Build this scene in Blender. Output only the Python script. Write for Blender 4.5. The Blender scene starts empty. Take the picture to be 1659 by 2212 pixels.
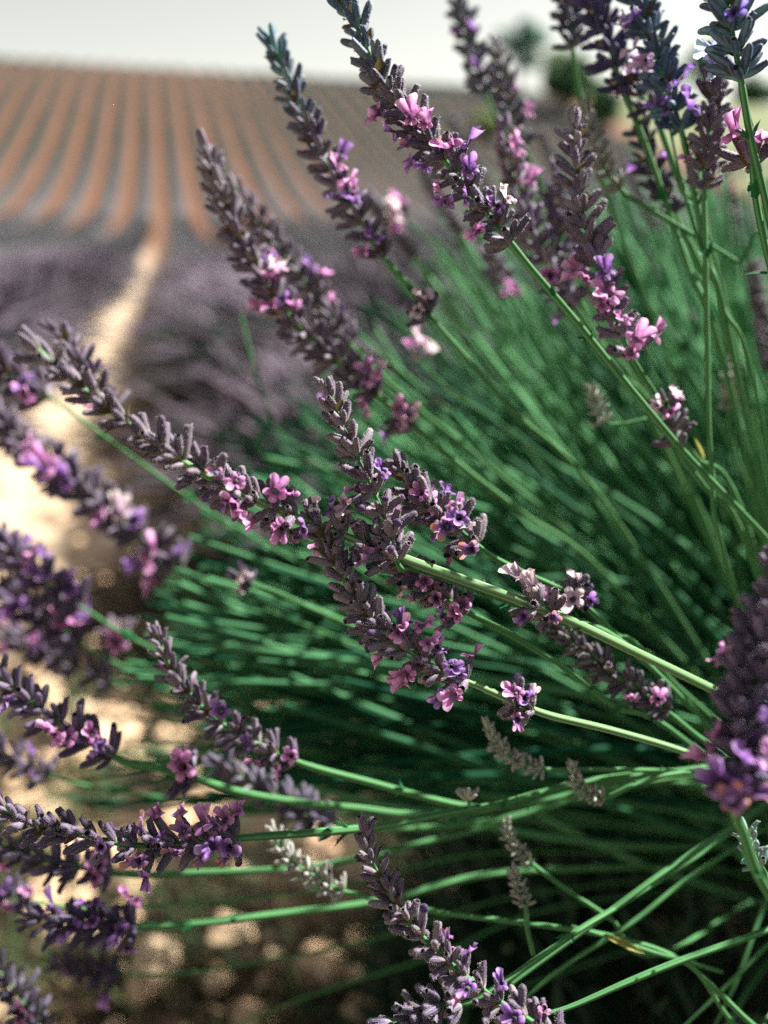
import bpy, math, random
from mathutils import Vector, Matrix, Quaternion, noise

random.seed(7)
R = math.radians
scene = bpy.context.scene
col = scene.collection

# ------------------------------------------------------------------ camera
TANH = 0.467                      # tan of half the horizontal view angle
PITCH, ROLL = R(18.8), R(1.0)
CAM = Vector((0.0, 0.0, 0.70))
FOCUS = 0.226
cd = bpy.data.cameras.new('camera')
cam = bpy.data.objects.new('camera', cd); col.objects.link(cam)
cd.sensor_fit = 'HORIZONTAL'; cd.sensor_width = 36.0
cd.lens = 36.0 / (2 * TANH)
cd.clip_start = 0.01; cd.clip_end = 3000
cam.location = CAM
CROT = Matrix.Rotation(R(90) - PITCH, 3, 'X') @ Matrix.Rotation(ROLL, 3, 'Z')
cam.rotation_euler = CROT.to_euler()
cd.dof.use_dof = True
cd.dof.focus_distance = FOCUS
cd.dof.aperture_fstop = cd.lens / 6.0
scene.camera = cam

# ------------------------------------------------------------------ light
SUN_AZ, SUN_EL = R(60), R(50)
world = bpy.data.worlds.new('World'); scene.world = world
world.use_nodes = True
wn, wl = world.node_tree.nodes, world.node_tree.links
wn.clear()
sky = wn.new('ShaderNodeTexSky'); sky.sky_type = 'NISHITA'; sky.sun_disc = False
sky.sun_elevation = SUN_EL; sky.sun_rotation = SUN_AZ
sky.air_density = 1.0; sky.dust_density = 1.2; sky.ozone_density = 0.8
bw = wn.new('ShaderNodeRGBToBW'); cream = wn.new('ShaderNodeMixRGB'); cream.blend_type = 'MULTIPLY'; cream.inputs[0].default_value = 1.0
cream.inputs[2].default_value = (1.04, 1.0, 0.82, 1)          # whitish summer haze: the same sky, most of its blue washed out
hsv = wn.new('ShaderNodeMixRGB'); hsv.inputs[0].default_value = 0.80
wl.new(sky.outputs[0], bw.inputs[0]); wl.new(bw.outputs[0], cream.inputs[1]); wl.new(cream.outputs[0], hsv.inputs[2])
bg = wn.new('ShaderNodeBackground'); bg.inputs[1].default_value = 0.051
wo = wn.new('ShaderNodeOutputWorld')
wl.new(sky.outputs[0], hsv.inputs[1]); wl.new(hsv.outputs[0], bg.inputs[0]); wl.new(bg.outputs[0], wo.inputs[0])
sd = bpy.data.lights.new('sun', 'SUN'); sd.energy = 5.0; sd.angle = R(0.6); sd.color = (1.0, 0.95, 0.86)
sun = bpy.data.objects.new('sun', sd); col.objects.link(sun)
SDIR = Vector((math.sin(SUN_AZ) * math.cos(SUN_EL), math.cos(SUN_AZ) * math.cos(SUN_EL), math.sin(SUN_EL)))
sun.rotation_euler = SDIR.to_track_quat('Z', 'Y').to_euler(); sun.location = (0, 0, 30)
scene.view_settings.view_transform = 'Standard'; scene.view_settings.look = 'None'
scene.view_settings.exposure = 2.1; scene.view_settings.gamma = 1.0
scene.view_settings.use_curve_mapping = False
scene.render.film_transparent = False
scene.cycles.use_denoising = False        # the leftover sampling grain stands for the photograph's film grain
scene.cycles.sample_clamp_indirect = 2.0; scene.cycles.sample_clamp_direct = 12.0
scene.cycles.max_bounces = 5; scene.cycles.diffuse_bounces = 3; scene.cycles.glossy_bounces = 2
scene.cycles.transmission_bounces = 3; scene.cycles.transparent_max_bounces = 4
scene.cycles.caustics_reflective = False; scene.cycles.caustics_refractive = False

# ------------------------------------------------------------------ helpers
def P(x, y, d):
    """a point at depth d (metres along the view axis) seen at photo position x, y (photo 1659 wide)"""
    k = TANH / 829.5
    return CAM + CROT @ Vector(((x - 829.5) * k * d, -(y - 1106) * k * d, -d))
CINV = CROT.transposed()
def proj(p):
    q = CINV @ (p - CAM); k = TANH / 829.5
    d = -q.z
    return 829.5 + q.x / d / k, 1106 - q.y / d / k, d
# field frame: u runs along the rows, v across them
AZ = R(14.3)
UD = Vector((-math.sin(AZ), math.cos(AZ), 0)); VD = Vector((math.cos(AZ), math.sin(AZ), 0))
def softplus(x, k):
    return x if x / k > 30 else k * math.log1p(math.exp(x / k))
def hz(u, v=0):
    return 0.352 * (softplus(u - 46, 7.0) - softplus(u - 93, 4.5)) - 0.05 * softplus(u - 130, 8)
def F(u, v, h=0.0):
    p = UD * u + VD * v; p.z = hz(u, v) + h
    return p
def field_at(px, u):
    lo, hi = -150.0, 250.0
    for _ in range(50):
        m = (lo + hi) / 2
        x = proj(F(u, m, 1.0))[0]
        if x < px: lo = m
        else: hi = m
    return lo

def mesh(name, verts, faces, mats, midx=None, smooth=True, attr=None):
    me = bpy.data.meshes.new(name)
    me.from_pydata([tuple(v) for v in verts], [], faces)
    for m in mats: me.materials.append(m)
    if midx: me.polygons.foreach_set('material_index', midx)
    if smooth: me.polygons.foreach_set('use_smooth', [True] * len(me.polygons))
    if attr is not None:
        a = me.attributes.new('tone', 'FLOAT', 'POINT'); a.data.foreach_set('value', attr)
    me.update()
    return me
def link(name, me, parent=None):
    o = bpy.data.objects.new(name, me); col.objects.link(o)
    if parent: o.parent = parent
    return o
def tag(o, label=None, cat=None, group=None, kind=None):
    if label: o['label'] = label
    if cat: o['category'] = cat
    if group: o['group'] = group
    if kind: o['kind'] = kind
    return o
def empty(name, loc):
    o = bpy.data.objects.new(name, None); col.objects.link(o); o.location = loc
    o.empty_display_size = 0.01
    return o
def catmull(pts, n):
    """smooth curve through pts, n samples per span"""
    out = []
    q = [pts[0] * 2 - pts[1]] + pts + [pts[-1] * 2 - pts[-2]]
    for i in range(1, len(q) - 2):
        a, b, c, d = q[i - 1], q[i], q[i + 1], q[i + 2]
        for j in range(n):
            t = j / n
            out.append(0.5 * ((2 * b) + (c - a) * t + (2 * a - 5 * b + 4 * c - d) * t * t + (3 * b - a - 3 * c + d) * t ** 3))
    out.append(pts[-1].copy())
    return out
def frames(pts):
    n = len(pts); T = []
    for i in range(n):
        t = pts[min(i + 1, n - 1)] - pts[max(i - 1, 0)]
        T.append(t.normalized() if t.length > 1e-9 else Vector((0, 0, 1)))
    x = T[0].orthogonal().normalized(); out = []
    for t in T:
        x = (x - t * x.dot(t)); x = x.normalized() if x.length > 1e-6 else t.orthogonal().normalized()
        out.append((t, x, t.cross(x)))
    return out
def tube(V, Fc, pts, rad, sides=6, ridge=0.0, cap=True):
    fr = frames(pts); b0 = len(V)
    for i, p in enumerate(pts):
        t, x, y = fr[i]; r = rad(i / (len(pts) - 1))
        for s in range(sides):
            a = 2 * math.pi * s / sides
            rr = r * (1 + (ridge if s % 2 == 0 else -ridge))
            V.append(p + x * (math.cos(a) * rr) + y * (math.sin(a) * rr))
    for i in range(len(pts) - 1):
        for s in range(sides):
            s2 = (s + 1) % sides
            Fc.append((b0 + i * sides + s, b0 + i * sides + s2, b0 + (i + 1) * sides + s2, b0 + (i + 1) * sides + s))
    if cap:
        Fc.append(tuple(b0 + s for s in range(sides))[::-1])
        e = b0 + (len(pts) - 1) * sides
        Fc.append(tuple(e + s for s in range(sides)))

# ------------------------------------------------------------------ materials
def mat(name):
    m = bpy.data.materials.new(name); m.use_nodes = True
    n = m.node_tree.nodes; l = m.node_tree.links
    b = n['Principled BSDF']; b.inputs['Roughness'].default_value = 0.8
    b.inputs['Specular IOR Level'].default_value = 0.25
    return m, n, l, b
def ramp(n, stops, interp='LINEAR'):
    r = n.new('ShaderNodeValToRGB'); r.color_ramp.interpolation = interp
    e = r.color_ramp.elements
    e[0].position, e[0].color = stops[0][0], (*stops[0][1], 1)
    e[1].position, e[1].color = stops[-1][0], (*stops[-1][1], 1)
    for p, c in stops[1:-1]:
        k = e.new(p); k.color = (*c, 1)
    return r
def mixn(n, l, fac, a, b, mode='MIX'):
    m = n.new('ShaderNodeMixRGB'); m.blend_type = mode
    for i, s in enumerate((fac, a, b)):
        if isinstance(s, (int, float)): m.inputs[i].default_value = s
        elif isinstance(s, tuple): m.inputs[i].default_value = (*s, 1)
        else: l.new(s, m.inputs[i])
    return m.outputs[0]
def mathn(n, l, op, a, b=None):
    m = n.new('ShaderNodeMath'); m.operation = op
    for i, s in enumerate((a, b)):
        if s is None: continue
        if isinstance(s, (int, float)): m.inputs[i].default_value = s
        else: l.new(s, m.inputs[i])
    return m.outputs[0]
def noisen(n, l, scale, vec=None, detail=3, dim='3D'):
    t = n.new('ShaderNodeTexNoise'); t.inputs['Scale'].default_value = scale; t.inputs['Detail'].default_value = detail
    if vec is not None: l.new(vec, t.inputs['Vector'])
    return t.outputs['Fac']
def maprange(n, l, v, a, b, c=0.0, d=1.0):
    m = n.new('ShaderNodeMapRange')
    l.new(v, m.inputs[0])
    for i, x in enumerate((a, b, c, d)): m.inputs[i + 1].default_value = x
    return m.outputs[0]
def add_translucent(m, n, l, b, colour, fac):
    out = n['Material Output']; tr = n.new('ShaderNodeBsdfTranslucent'); mx = n.new('ShaderNodeMixShader')
    mx.inputs[0].default_value = fac
    if isinstance(colour, tuple): tr.inputs[0].default_value = (*colour, 1)
    else: l.new(colour, tr.inputs[0])
    l.new(b.outputs[0], mx.inputs[1]); l.new(tr.outputs[0], mx.inputs[2]); l.new(mx.outputs[0], out.inputs[0])

def make_calyx_mat(name, base, mid, tip, ribc, sheen):
    m, n, l, b = mat(name)
    tc = n.new('ShaderNodeTexCoord'); sp = n.new('ShaderNodeSeparateXYZ'); l.new(tc.outputs['Object'], sp.inputs[0])
    oi = n.new('ShaderNodeObjectInfo')
    z = maprange(n, l, sp.outputs[2], 0.0, 0.0058)
    rp = ramp(n, [(0.0, base), (0.22, tuple((a + c) / 2 for a, c in zip(base, mid))), (0.5, mid), (1.0, tip)]); l.new(z, rp.inputs[0])
    at = n.new('ShaderNodeAttribute'); at.attribute_name = 'tone'
    nz = noisen(n, l, 2500, tc.outputs['Object'])
    rib = mathn(n, l, 'MULTIPLY', at.outputs['Fac'], mathn(n, l, 'MULTIPLY', nz, 1.1))
    c = mixn(n, l, rib, rp.outputs[0], ribc)
    # some calyces are silvery, some darker
    vr = mathn(n, l, 'POWER', oi.outputs['Random'], 2.6)
    c = mixn(n, l, mathn(n, l, 'MULTIPLY', vr, 0.4), c, (0.27, 0.24, 0.26))
    c = mixn(n, l, 1.0, c, oi.outputs['Color'], 'MULTIPLY')
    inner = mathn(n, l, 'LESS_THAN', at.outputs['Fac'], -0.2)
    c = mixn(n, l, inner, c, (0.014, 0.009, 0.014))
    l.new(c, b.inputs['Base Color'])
    b.inputs['Roughness'].default_value = 0.65
    b.inputs['Sheen Weight'].default_value = sheen; b.inputs['Sheen Roughness'].default_value = 0.35
    b.inputs['Sheen Tint'].default_value = (0.9, 0.85, 0.9, 1)
    bm_ = n.new('ShaderNodeBump'); bm_.inputs['Strength'].default_value = 0.35; bm_.inputs['Distance'].default_value = 0.0002
    l.new(nz, bm_.inputs['Height']); l.new(bm_.outputs[0], b.inputs['Normal'])
    return m
M = {}
M['calyx'] = make_calyx_mat('calyx_violet_grey', (0.17, 0.17, 0.12), (0.024, 0.009, 0.034), (0.014, 0.005, 0.024), (0.24, 0.20, 0.28), 0.05)
M['calyx_young'] = make_calyx_mat('calyx_grey_green', (0.20, 0.25, 0.16), (0.20, 0.22, 0.18), (0.17, 0.17, 0.165), (0.34, 0.36, 0.31), 0.1)

m, n, l, b = mat('calyx_hair')
b.inputs['Base Color'].default_value = (0.80, 0.76, 0.76, 1)
add_translucent(m, n, l, b, (0.80, 0.76, 0.76), 0.5)
M['hair'] = m

def petal_mat(name, throat, midc, edge, transl, rmax=0.0036):
    m, n, l, b = mat(name)
    tc = n.new('ShaderNodeTexCoord')
    sp = n.new('ShaderNodeSeparateXYZ'); l.new(tc.outputs['Object'], sp.inputs[0])
    r2 = mathn(n, l, 'ADD', mathn(n, l, 'MULTIPLY', sp.outputs[0], sp.outputs[0]), mathn(n, l, 'MULTIPLY', sp.outputs[1], sp.outputs[1]))
    rr = mathn(n, l, 'SQRT', r2)
    nz = noisen(n, l, 1400, tc.outputs['Object'])
    rr = mathn(n, l, 'ADD', rr, mathn(n, l, 'MULTIPLY', mathn(n, l, 'SUBTRACT', nz, 0.5), 0.0016))
    f = maprange(n, l, rr, 0.0004, rmax)
    rp = ramp(n, [(0.0, throat), (0.16, throat), (0.42, midc), (1.0, edge)]); l.new(f, rp.inputs[0])
    oi = n.new('ShaderNodeObjectInfo')
    c = mixn(n, l, mathn(n, l, 'MULTIPLY', oi.outputs['Random'], 0.35), rp.outputs[0], (midc[0] * 1.1, midc[1] * 1.5, min(1, midc[2] * 1.1)))
    c = mixn(n, l, 1.0, c, oi.outputs['Color'], 'MULTIPLY')
    l.new(c, b.inputs['Base Color']); b.inputs['Roughness'].default_value = 0.6
    b.inputs['Sheen Weight'].default_value = 0.2
    add_translucent(m, n, l, b, c, transl)
    return m
M['p'] = petal_mat('petal_pink', (0.10, 0.02, 0.08), (0.54, 0.20, 0.50), (0.80, 0.55, 0.78), 0.5)
M['v'] = petal_mat('petal_violet', (0.03, 0.008, 0.06), (0.26, 0.11, 0.42), (0.56, 0.40, 0.70), 0.45)
M['w'] = petal_mat('petal_withered', (0.05, 0.015, 0.08), (0.26, 0.12, 0.34), (0.58, 0.26, 0.08), 0.4, 0.0026)
M['c'] = petal_mat('petal_faded_cream', (0.38, 0.22, 0.36), (0.62, 0.46, 0.60), (0.76, 0.68, 0.52), 0.5)

m, n, l, b = mat('bract_brown_green')
tc = n.new('ShaderNodeTexCoord')
c = mixn(n, l, noisen(n, l, 900, tc.outputs['Object']), (0.030, 0.030, 0.020), (0.10, 0.065, 0.040))
l.new(c, b.inputs['Base Color']); add_translucent(m, n, l, b, (0.10, 0.09, 0.03), 0.25)
M['bract'] = m

def stem_mat(name, c0, c1, pale, sheen=0.2):
    m, n, l, b = mat(name)
    tc = n.new('ShaderNodeTexCoord'); at = n.new('ShaderNodeAttribute'); at.attribute_name = 'tone'
    nz = noisen(n, l, 160, tc.outputs['Object'], 4)
    c = mixn(n, l, nz, c0, c1)
    c = mixn(n, l, mathn(n, l, 'MULTIPLY', at.outputs['Fac'], 0.9), c, pale)
    l.new(c, b.inputs['Base Color']); b.inputs['Roughness'].default_value = 0.75
    b.inputs['Specular IOR Level'].default_value = 0.08
    return m
M['stem'] = stem_mat('stem_green', (0.006, 0.060, 0.024), (0.022, 0.115, 0.042), (0.13, 0.27, 0.11))
M['stem_pale'] = stem_mat('stem_pale_green', (0.022, 0.100, 0.040), (0.060, 0.170, 0.068), (0.28, 0.38, 0.20))
M['bgstem'] = stem_mat('bush_stem_green', (0.002, 0.022, 0.011), (0.006, 0.066, 0.030), (0.11, 0.30, 0.135))  # dark greens carry the bush interior's shade, the pale one its sunlit streaks
m, n, l, b = mat('bush_head_violet')
tc = n.new('ShaderNodeTexCoord')
rp = ramp(n, [(0.3, (0.045, 0.042, 0.050)), (0.5, (0.115, 0.100, 0.125)), (0.62, (0.20, 0.135, 0.215)), (0.72, (0.18, 0.17, 0.175))])
l.new(noisen(n, l, 120, tc.outputs['Object'], 2), rp.inputs[0]); l.new(rp.outputs[0], b.inputs['Base Color'])
add_translucent(m, n, l, b, rp.outputs[0], 0.2)
M['bghead'] = m
m, n, l, b = mat('lavender_leaf')
tc = n.new('ShaderNodeTexCoord')
c = mixn(n, l, noisen(n, l, 40, tc.outputs['Object']), (0.007, 0.028, 0.015), (0.022, 0.052, 0.028)); l.new(c, b.inputs['Base Color'])
M['leaf'] = m
m, n, l, b = mat('yellowing_leaf')
b.inputs['Base Color'].default_value = (0.24, 0.25, 0.07, 1); add_translucent(m, n, l, b, (0.24, 0.25, 0.07), 0.4)
M['yellow'] = m

# ground: pale stony soil by the camera, redder on the hill, dry grass to the right of the rows
m, n, l, b = mat('stony_soil')
ge = n.new('ShaderNodeNewGeometry'); sp = n.new('ShaderNodeSeparateXYZ')
vr = n.new('ShaderNodeVectorRotate'); vr.inputs['Axis'].default_value = (0, 0, 1); vr.inputs['Angle'].default_value = -AZ
l.new(ge.outputs['Position'], vr.inputs['Vector']); l.new(vr.outputs[0], sp.inputs[0])
n1 = noisen(n, l, 9, ge.outputs['Position'], 6); n2 = noisen(n, l, 45, ge.outputs['Position'], 4)
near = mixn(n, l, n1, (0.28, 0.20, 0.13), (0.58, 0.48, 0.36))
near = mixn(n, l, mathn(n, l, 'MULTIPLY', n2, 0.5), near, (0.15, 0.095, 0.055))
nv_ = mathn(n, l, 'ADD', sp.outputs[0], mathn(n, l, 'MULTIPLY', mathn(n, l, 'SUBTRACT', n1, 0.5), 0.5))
shaded_hum = mixn(n, l, n2, (0.009, 0.007, 0.005), (0.045, 0.027, 0.016))  # dark humus, blackened further to carry the shade by the bush
near = mixn(n, l, maprange(n, l, nv_, -0.42, -0.28), near, shaded_hum)
n3 = noisen(n, l, 0.5, ge.outputs['Position'], 5)
far = mixn(n, l, n3, (0.068, 0.028, 0.014), (0.112, 0.049, 0.025))
c = mixn(n, l, maprange(n, l, sp.outputs[1], 12, 30), near, far)
n4 = noisen(n, l, 0.12, ge.outputs['Position'], 4)
gr = mixn(n, l, n4, (0.045, 0.075, 0.030), (0.10, 0.105, 0.045))
gm = maprange(n, l, mathn(n, l, 'ADD', sp.outputs[0], mathn(n, l, 'MULTIPLY', n4, 6)), 44, 46)
c = mixn(n, l, gm, c, gr)
beyond = maprange(n, l, sp.outputs[1], 99, 102)
c = mixn(n, l, beyond, c, gr)
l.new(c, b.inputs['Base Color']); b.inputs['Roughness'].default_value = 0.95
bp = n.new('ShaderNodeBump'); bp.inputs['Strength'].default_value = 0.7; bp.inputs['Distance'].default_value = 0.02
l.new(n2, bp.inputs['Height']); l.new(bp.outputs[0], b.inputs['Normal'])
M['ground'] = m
m, n, l, b = mat('pale_stone')
tc = n.new('ShaderNodeTexCoord'); oi = n.new('ShaderNodeObjectInfo')
c = mixn(n, l, noisen(n, l, 60, tc.outputs['Object'], 4), (0.26, 0.18, 0.11), (0.56, 0.46, 0.33))
c = mixn(n, l, mathn(n, l, 'MULTIPLY', oi.outputs['Random'], 0.6), c, (0.52, 0.32, 0.20)); l.new(c, b.inputs['Base Color'])
M['stone'] = m
m, n, l, b = mat('row_lavender')
ge = n.new('ShaderNodeNewGeometry')
rp = ramp(n, [(0.34, (0.008, 0.018, 0.015)), (0.5, (0.019, 0.028, 0.026)), (0.66, (0.040, 0.040, 0.048))])
na = noisen(n, l, 3.5, ge.outputs['Position'], 6); l.new(na, rp.inputs[0])
vr = n.new('ShaderNodeVectorRotate'); vr.inputs['Axis'].default_value = (0, 0, 1); vr.inputs['Angle'].default_value = -AZ
sp = n.new('ShaderNodeSeparateXYZ'); l.new(ge.outputs['Position'], vr.inputs['Vector']); l.new(vr.outputs[0], sp.inputs[0])
rp2 = ramp(n, [(0.34, (0.030, 0.036, 0.038)), (0.5, (0.066, 0.066, 0.074)), (0.66, (0.105, 0.098, 0.116))]); l.new(na, rp2.inputs[0])
cr_ = mixn(n, l, maprange(n, l, sp.outputs[1], 36, 62), rp2.outputs[0], rp.outputs[0])     # the lower field is in bloom
l.new(cr_, b.inputs['Base Color']); b.inputs['Roughness'].default_value = 1
b.inputs['Specular IOR Level'].default_value = 0.05
bp = n.new('ShaderNodeBump'); bp.inputs['Strength'].default_value = 0.8; bp.inputs['Distance'].default_value = 0.15
l.new(noisen(n, l, 9, ge.outputs['Position'], 5), bp.inputs['Height']); l.new(bp.outputs[0], b.inputs['Normal'])
M['row'] = m
def foliage(name, a, bb):
    m, n, l, b = mat(name)
    ge = n.new('ShaderNodeNewGeometry')
    c = mixn(n, l, noisen(n, l, 1.6, ge.outputs['Position'], 3), a, bb)
    l.new(c, b.inputs['Base Color']); add_translucent(m, n, l, b, c, 0.3)
    return m
M['tree'] = foliage('tree_leaf', (0.018, 0.110, 0.070), (0.050, 0.190, 0.110))
M['tree_pale'] = foliage('tree_leaf_pale', (0.12, 0.20, 0.08), (0.26, 0.32, 0.13))
M['shrub'] = foliage('shrub_leaf', (0.015, 0.055, 0.022), (0.045, 0.110, 0.045))
m, n, l, b = mat('bark')
tc = n.new('ShaderNodeTexCoord'); c = mixn(n, l, noisen(n, l, 12, tc.outputs['Object'], 5), (0.06, 0.045, 0.035), (0.15, 0.12, 0.09)); l.new(c, b.inputs['Base Color'])
M['bark'] = m

# ------------------------------------------------------------------ ground
us = [-6, -3, -1.5] + [i * 0.08 - 0.5 for i in range(50)] + [3.6 + i * 0.4 for i in range(30)] + [16 + i * 1.0 for i in range(95)] + [112 + i * 8 for i in range(14)] + [260, 340, 460, 650, 1000]
vs = [-600, -300, -150, -90] + [-60 + i * 2 for i in range(29)] + [-2.0 + i * 0.08 for i in range(50)] + [2.2 + i * 2.2 for i in range(45)] + [110, 140, 200, 320, 600]
V = []; Fc = []
for u in us:
    for v in vs:
        h = 0.0
        if u < 14 and abs(v) < 4:
            h = 0.022 * (noise.noise(Vector((u * 7, v * 7, 0))) + 0.6 * noise.noise(Vector((u * 19, v * 19, 3))))
            h -= 0.03 * math.exp(-((v + 0.3) / 0.3) ** 2)
        V.append(F(u, v, h))
nv = len(vs)
for i in range(len(us) - 1):
    for j in range(nv - 1):
        a = i * nv + j; Fc.append((a, a + 1, a + nv + 1, a + nv))
ground = link('ground', mesh('ground', V, Fc, [M['ground']])); tag(ground, kind='structure')

# stones on the path, each a piece of the ground
def stone_mesh(seed):
    rnd = random.Random(seed); V = []; Fc = []
    off = Vector((rnd.random() * 9, rnd.random() * 9, rnd.random() * 9))
    for i in range(1, 4):
        th = math.pi * i / 4
        for j in range(7):
            ph = 2 * math.pi * (j + 0.5 * (i % 2)) / 7
            d = Vector((math.sin(th) * math.cos(ph), math.sin(th) * math.sin(ph), math.cos(th)))
            V.append(d * (1 + 0.6 * noise.noise(d * 1.7 + off)))
    t = len(V); V += [Vector((0, 0, 0.95)), Vector((0, 0, -0.95))]
    for i in range(2):
        for j in range(7):
            k = (j + 1) % 7; Fc.append((i * 7 + j, (i + 1) * 7 + j, (i + 1) * 7 + k, i * 7 + k))
    for j in range(7):
        k = (j + 1) % 7; Fc.append((t, j, k)); Fc.append((t + 1, 14 + k, 14 + j))
    return mesh('stone', V, Fc, [M['stone']], smooth=False)
stones = [stone_mesh(s) for s in range(5)]
rnd = random.Random(3)
for i in range(290):
    u = 0.30 + 2.4 * rnd.random() ** 1.6; v = -0.18 + rnd.gauss(0, 0.22); big = i > 140
    if big: u = rnd.uniform(0.42, 1.25); v = rnd.uniform(-0.34, 0.16)
    if v > 0.35 or v < -0.75: continue
    s = rnd.choice((0.009, 0.012, 0.016, 0.021) if big else (0.004, 0.006, 0.008, 0.011, 0.015)) * rnd.uniform(0.8, 1.25)
    o = link('stone', stones[i % 5], ground)
    o.location = F(u, v, s * 0.2 - 0.012); o.scale = (s * rnd.uniform(0.9, 1.5), s * rnd.uniform(0.8, 1.2), s * rnd.uniform(0.45, 0.8))
    o.rotation_euler = (rnd.uniform(-0.3, 0.3), rnd.uniform(-0.3, 0.3), rnd.uniform(0, 6.28))

V = []; Fc = []
for i in range(9000):
    u = rnd.uniform(0.15, 1.7); v = rnd.gauss(0.02, 0.25)
    if v < -0.5: continue
    p = F(u, v, -0.012 + rnd.random() * 0.012); a = rnd.uniform(0, 6.28); d = Vector((math.cos(a), math.sin(a), rnd.uniform(-.1, .5))); L = rnd.uniform(.008, .03); s_ = Vector((-d.y, d.x, rnd.uniform(-.5, .5))) * rnd.uniform(.0008, .002)
    k = len(V); V += [p - s_, p + s_, p + d * L]; Fc.append((k, k + 1, k + 2))
m, n, l, b = mat('dry_litter')
ge = n.new('ShaderNodeNewGeometry'); rp = ramp(n, [(0.3, (0.018, 0.014, 0.009)), (0.55, (0.06, 0.042, 0.022)), (0.72, (0.22, 0.16, 0.085))])
l.new(noisen(n, l, 30, ge.outputs['Position'], 2), rp.inputs[0]); l.new(rp.outputs[0], b.inputs['Base Color'])
litter = link('dry_litter', mesh('dry_litter', V, Fc, [m])); tag(litter, 'dry stalks and leaf litter covering the soil under the bush', 'litter', kind='stuff')

V = []; Fc = []
for i in range(7000):
    c_ = rnd.gauss(0, 1)
    u = rnd.uniform(0.12, 1.25); v = rnd.uniform(-0.30, 0.5) + 0.05 * math.sin(u * 19)
    if noise.noise(Vector((u * 6, v * 6, 5))) < -0.12: continue
    p = F(u, v, -0.015); a = rnd.uniform(0, 6.28); lean = rnd.uniform(.2, 1.3); L = rnd.uniform(.02, .085)
    d = Vector((math.cos(a) * lean, math.sin(a) * lean, 1)).normalized(); s_ = Vector((-math.sin(a), math.cos(a), 0)) * rnd.uniform(.0008, .0022)
    k = len(V); V += [p - s_, p + s_, p + d * L * .6 + s_ * .7, p + d * L * .6 - s_ * .7, p + d * L + Vector((0, 0, -L * .12))]; Fc += [(k, k + 1, k + 2, k + 3), (k + 3, k + 2, k + 4)]
m, n, l, b = mat('weed_blade')
ge = n.new('ShaderNodeNewGeometry'); rp = ramp(n, [(0.35, (0.020, 0.045, 0.020)), (0.55, (0.045, 0.070, 0.026)), (0.7, (0.12, 0.10, 0.045))])
l.new(noisen(n, l, 14, ge.outputs['Position'], 2), rp.inputs[0]); l.new(rp.outputs[0], b.inputs['Base Color'])
weeds = link('weeds', mesh('weeds', V, Fc, [m])); tag(weeds, 'low dark weeds and dry grass on the soil at lower left', 'weeds', kind='stuff')

# ------------------------------------------------------------------ rows of the field
ROW = 1.7; ROW0 = 0.55
ORD = ['first', 'second', 'third', 'fourth', 'fifth', 'sixth', 'seventh', 'eighth', 'ninth', 'tenth', 'eleventh', 'twelfth',
       'thirteenth', 'fourteenth', 'fifteenth', 'sixteenth', 'seventeenth', 'eighteenth', 'nineteenth', 'twentieth', 'twenty-first', 'twenty-second', 'twenty-third']
def row_mesh(v0, u0, u1, seed):
    V = []; Fc = []; u = u0; ulist = []
    while u < u1:
        ulist.append(u); u += 0.22 + max(0, u - 4) * 0.006
    K = 11
    for u in ulist:
        near = min(1, max(0, (u - 12) / 16)); wide = 1 + 0.055 * max(0, min(v0, 14) - 3)
        hw = min(0.84, (0.66 - 0.09 * near) * wide); ht = 0.42 - 0.10 * near
        plant = 0.84 + 0.12 * math.cos((u + seed * 0.37) * 2 * math.pi / 0.8) + 0.16 * noise.noise(Vector((u * 0.45, seed * 3.1, 0)))
        for k in range(K):
            s = -1 + 2 * k / (K - 1)
            nn = noise.noise(Vector((u * 1.6, (v0 + s * hw) * 1.6, seed))) + 0.6 * noise.noise(Vector((u * 4.5, (v0 + s * hw) * 4.5, seed)))
            w = hw * (1 + 0.16 * nn) * plant
            h = ht * math.sqrt(max(0, 1 - abs(s) ** 2.6)) * plant * (1 + 0.25 * nn)
            V.append(F(u, v0 + s * w, h - 0.05))
    for i in range(len(ulist) - 1):
        for k in range(K - 1):
            a = i * K + k; Fc.append((a, a + 1, a + K + 1, a + K))
    # flowering stalk tips that roughen the outline, as long as they can be seen
    rn = random.Random(seed)
    for i in range(2600):
        u = u0 + (min(u1, 40) - u0) * rn.random() ** 1.6; s = rn.uniform(-0.95, 0.95)
        if u < u0: continue
        h = 0.36 * math.sqrt(1 - abs(s) ** 2.6); b0 = F(u, v0 + s * 0.55, h - 0.04)
        d = (VD * (s * 0.8 + rn.gauss(0, 0.2)) + UD * rn.gauss(0, 0.25) + Vector((0, 0, 1))).normalized()
        L = rn.uniform(0.10, 0.2); r = 0.008 + 0.0004 * u; x = d.orthogonal().normalized(); y = d.cross(x); k0 = len(V)
        for t, rr in ((0, 0.3), (0.6, 1.0), (1, 0.1)):
            for q in range(3):
                V.append(b0 + d * (L * t) + (x * math.cos(q * 2.094) + y * math.sin(q * 2.094)) * r * rr)
        for t in range(2):
            for q in range(3):
                q2 = (q + 1) % 3; Fc.append((k0 + t * 3 + q, k0 + t * 3 + q2, k0 + t * 3 + 3 + q2, k0 + t * 3 + 3 + q))
    return mesh('lavender_row', V, Fc, [M['row']])
for k in range(-12, 23):
    v0 = ROW0 + ROW * k
    u0 = 9.0 if k in (-1, 0) else max(2.2, abs(v0) * 0.9 - 4)
    o = link('lavender_row', row_mesh(v0, u0, 97.5, k + 40))
    if k < 0: lab = f'{ORD[-k-1]} grey-green lavender row to the left of the pale path'
    else: lab = f'{ORD[k]} grey-green lavender row to the right of the pale path'
    tag(o, lab, 'lavender row', 'lavender rows running up the hill')

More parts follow.
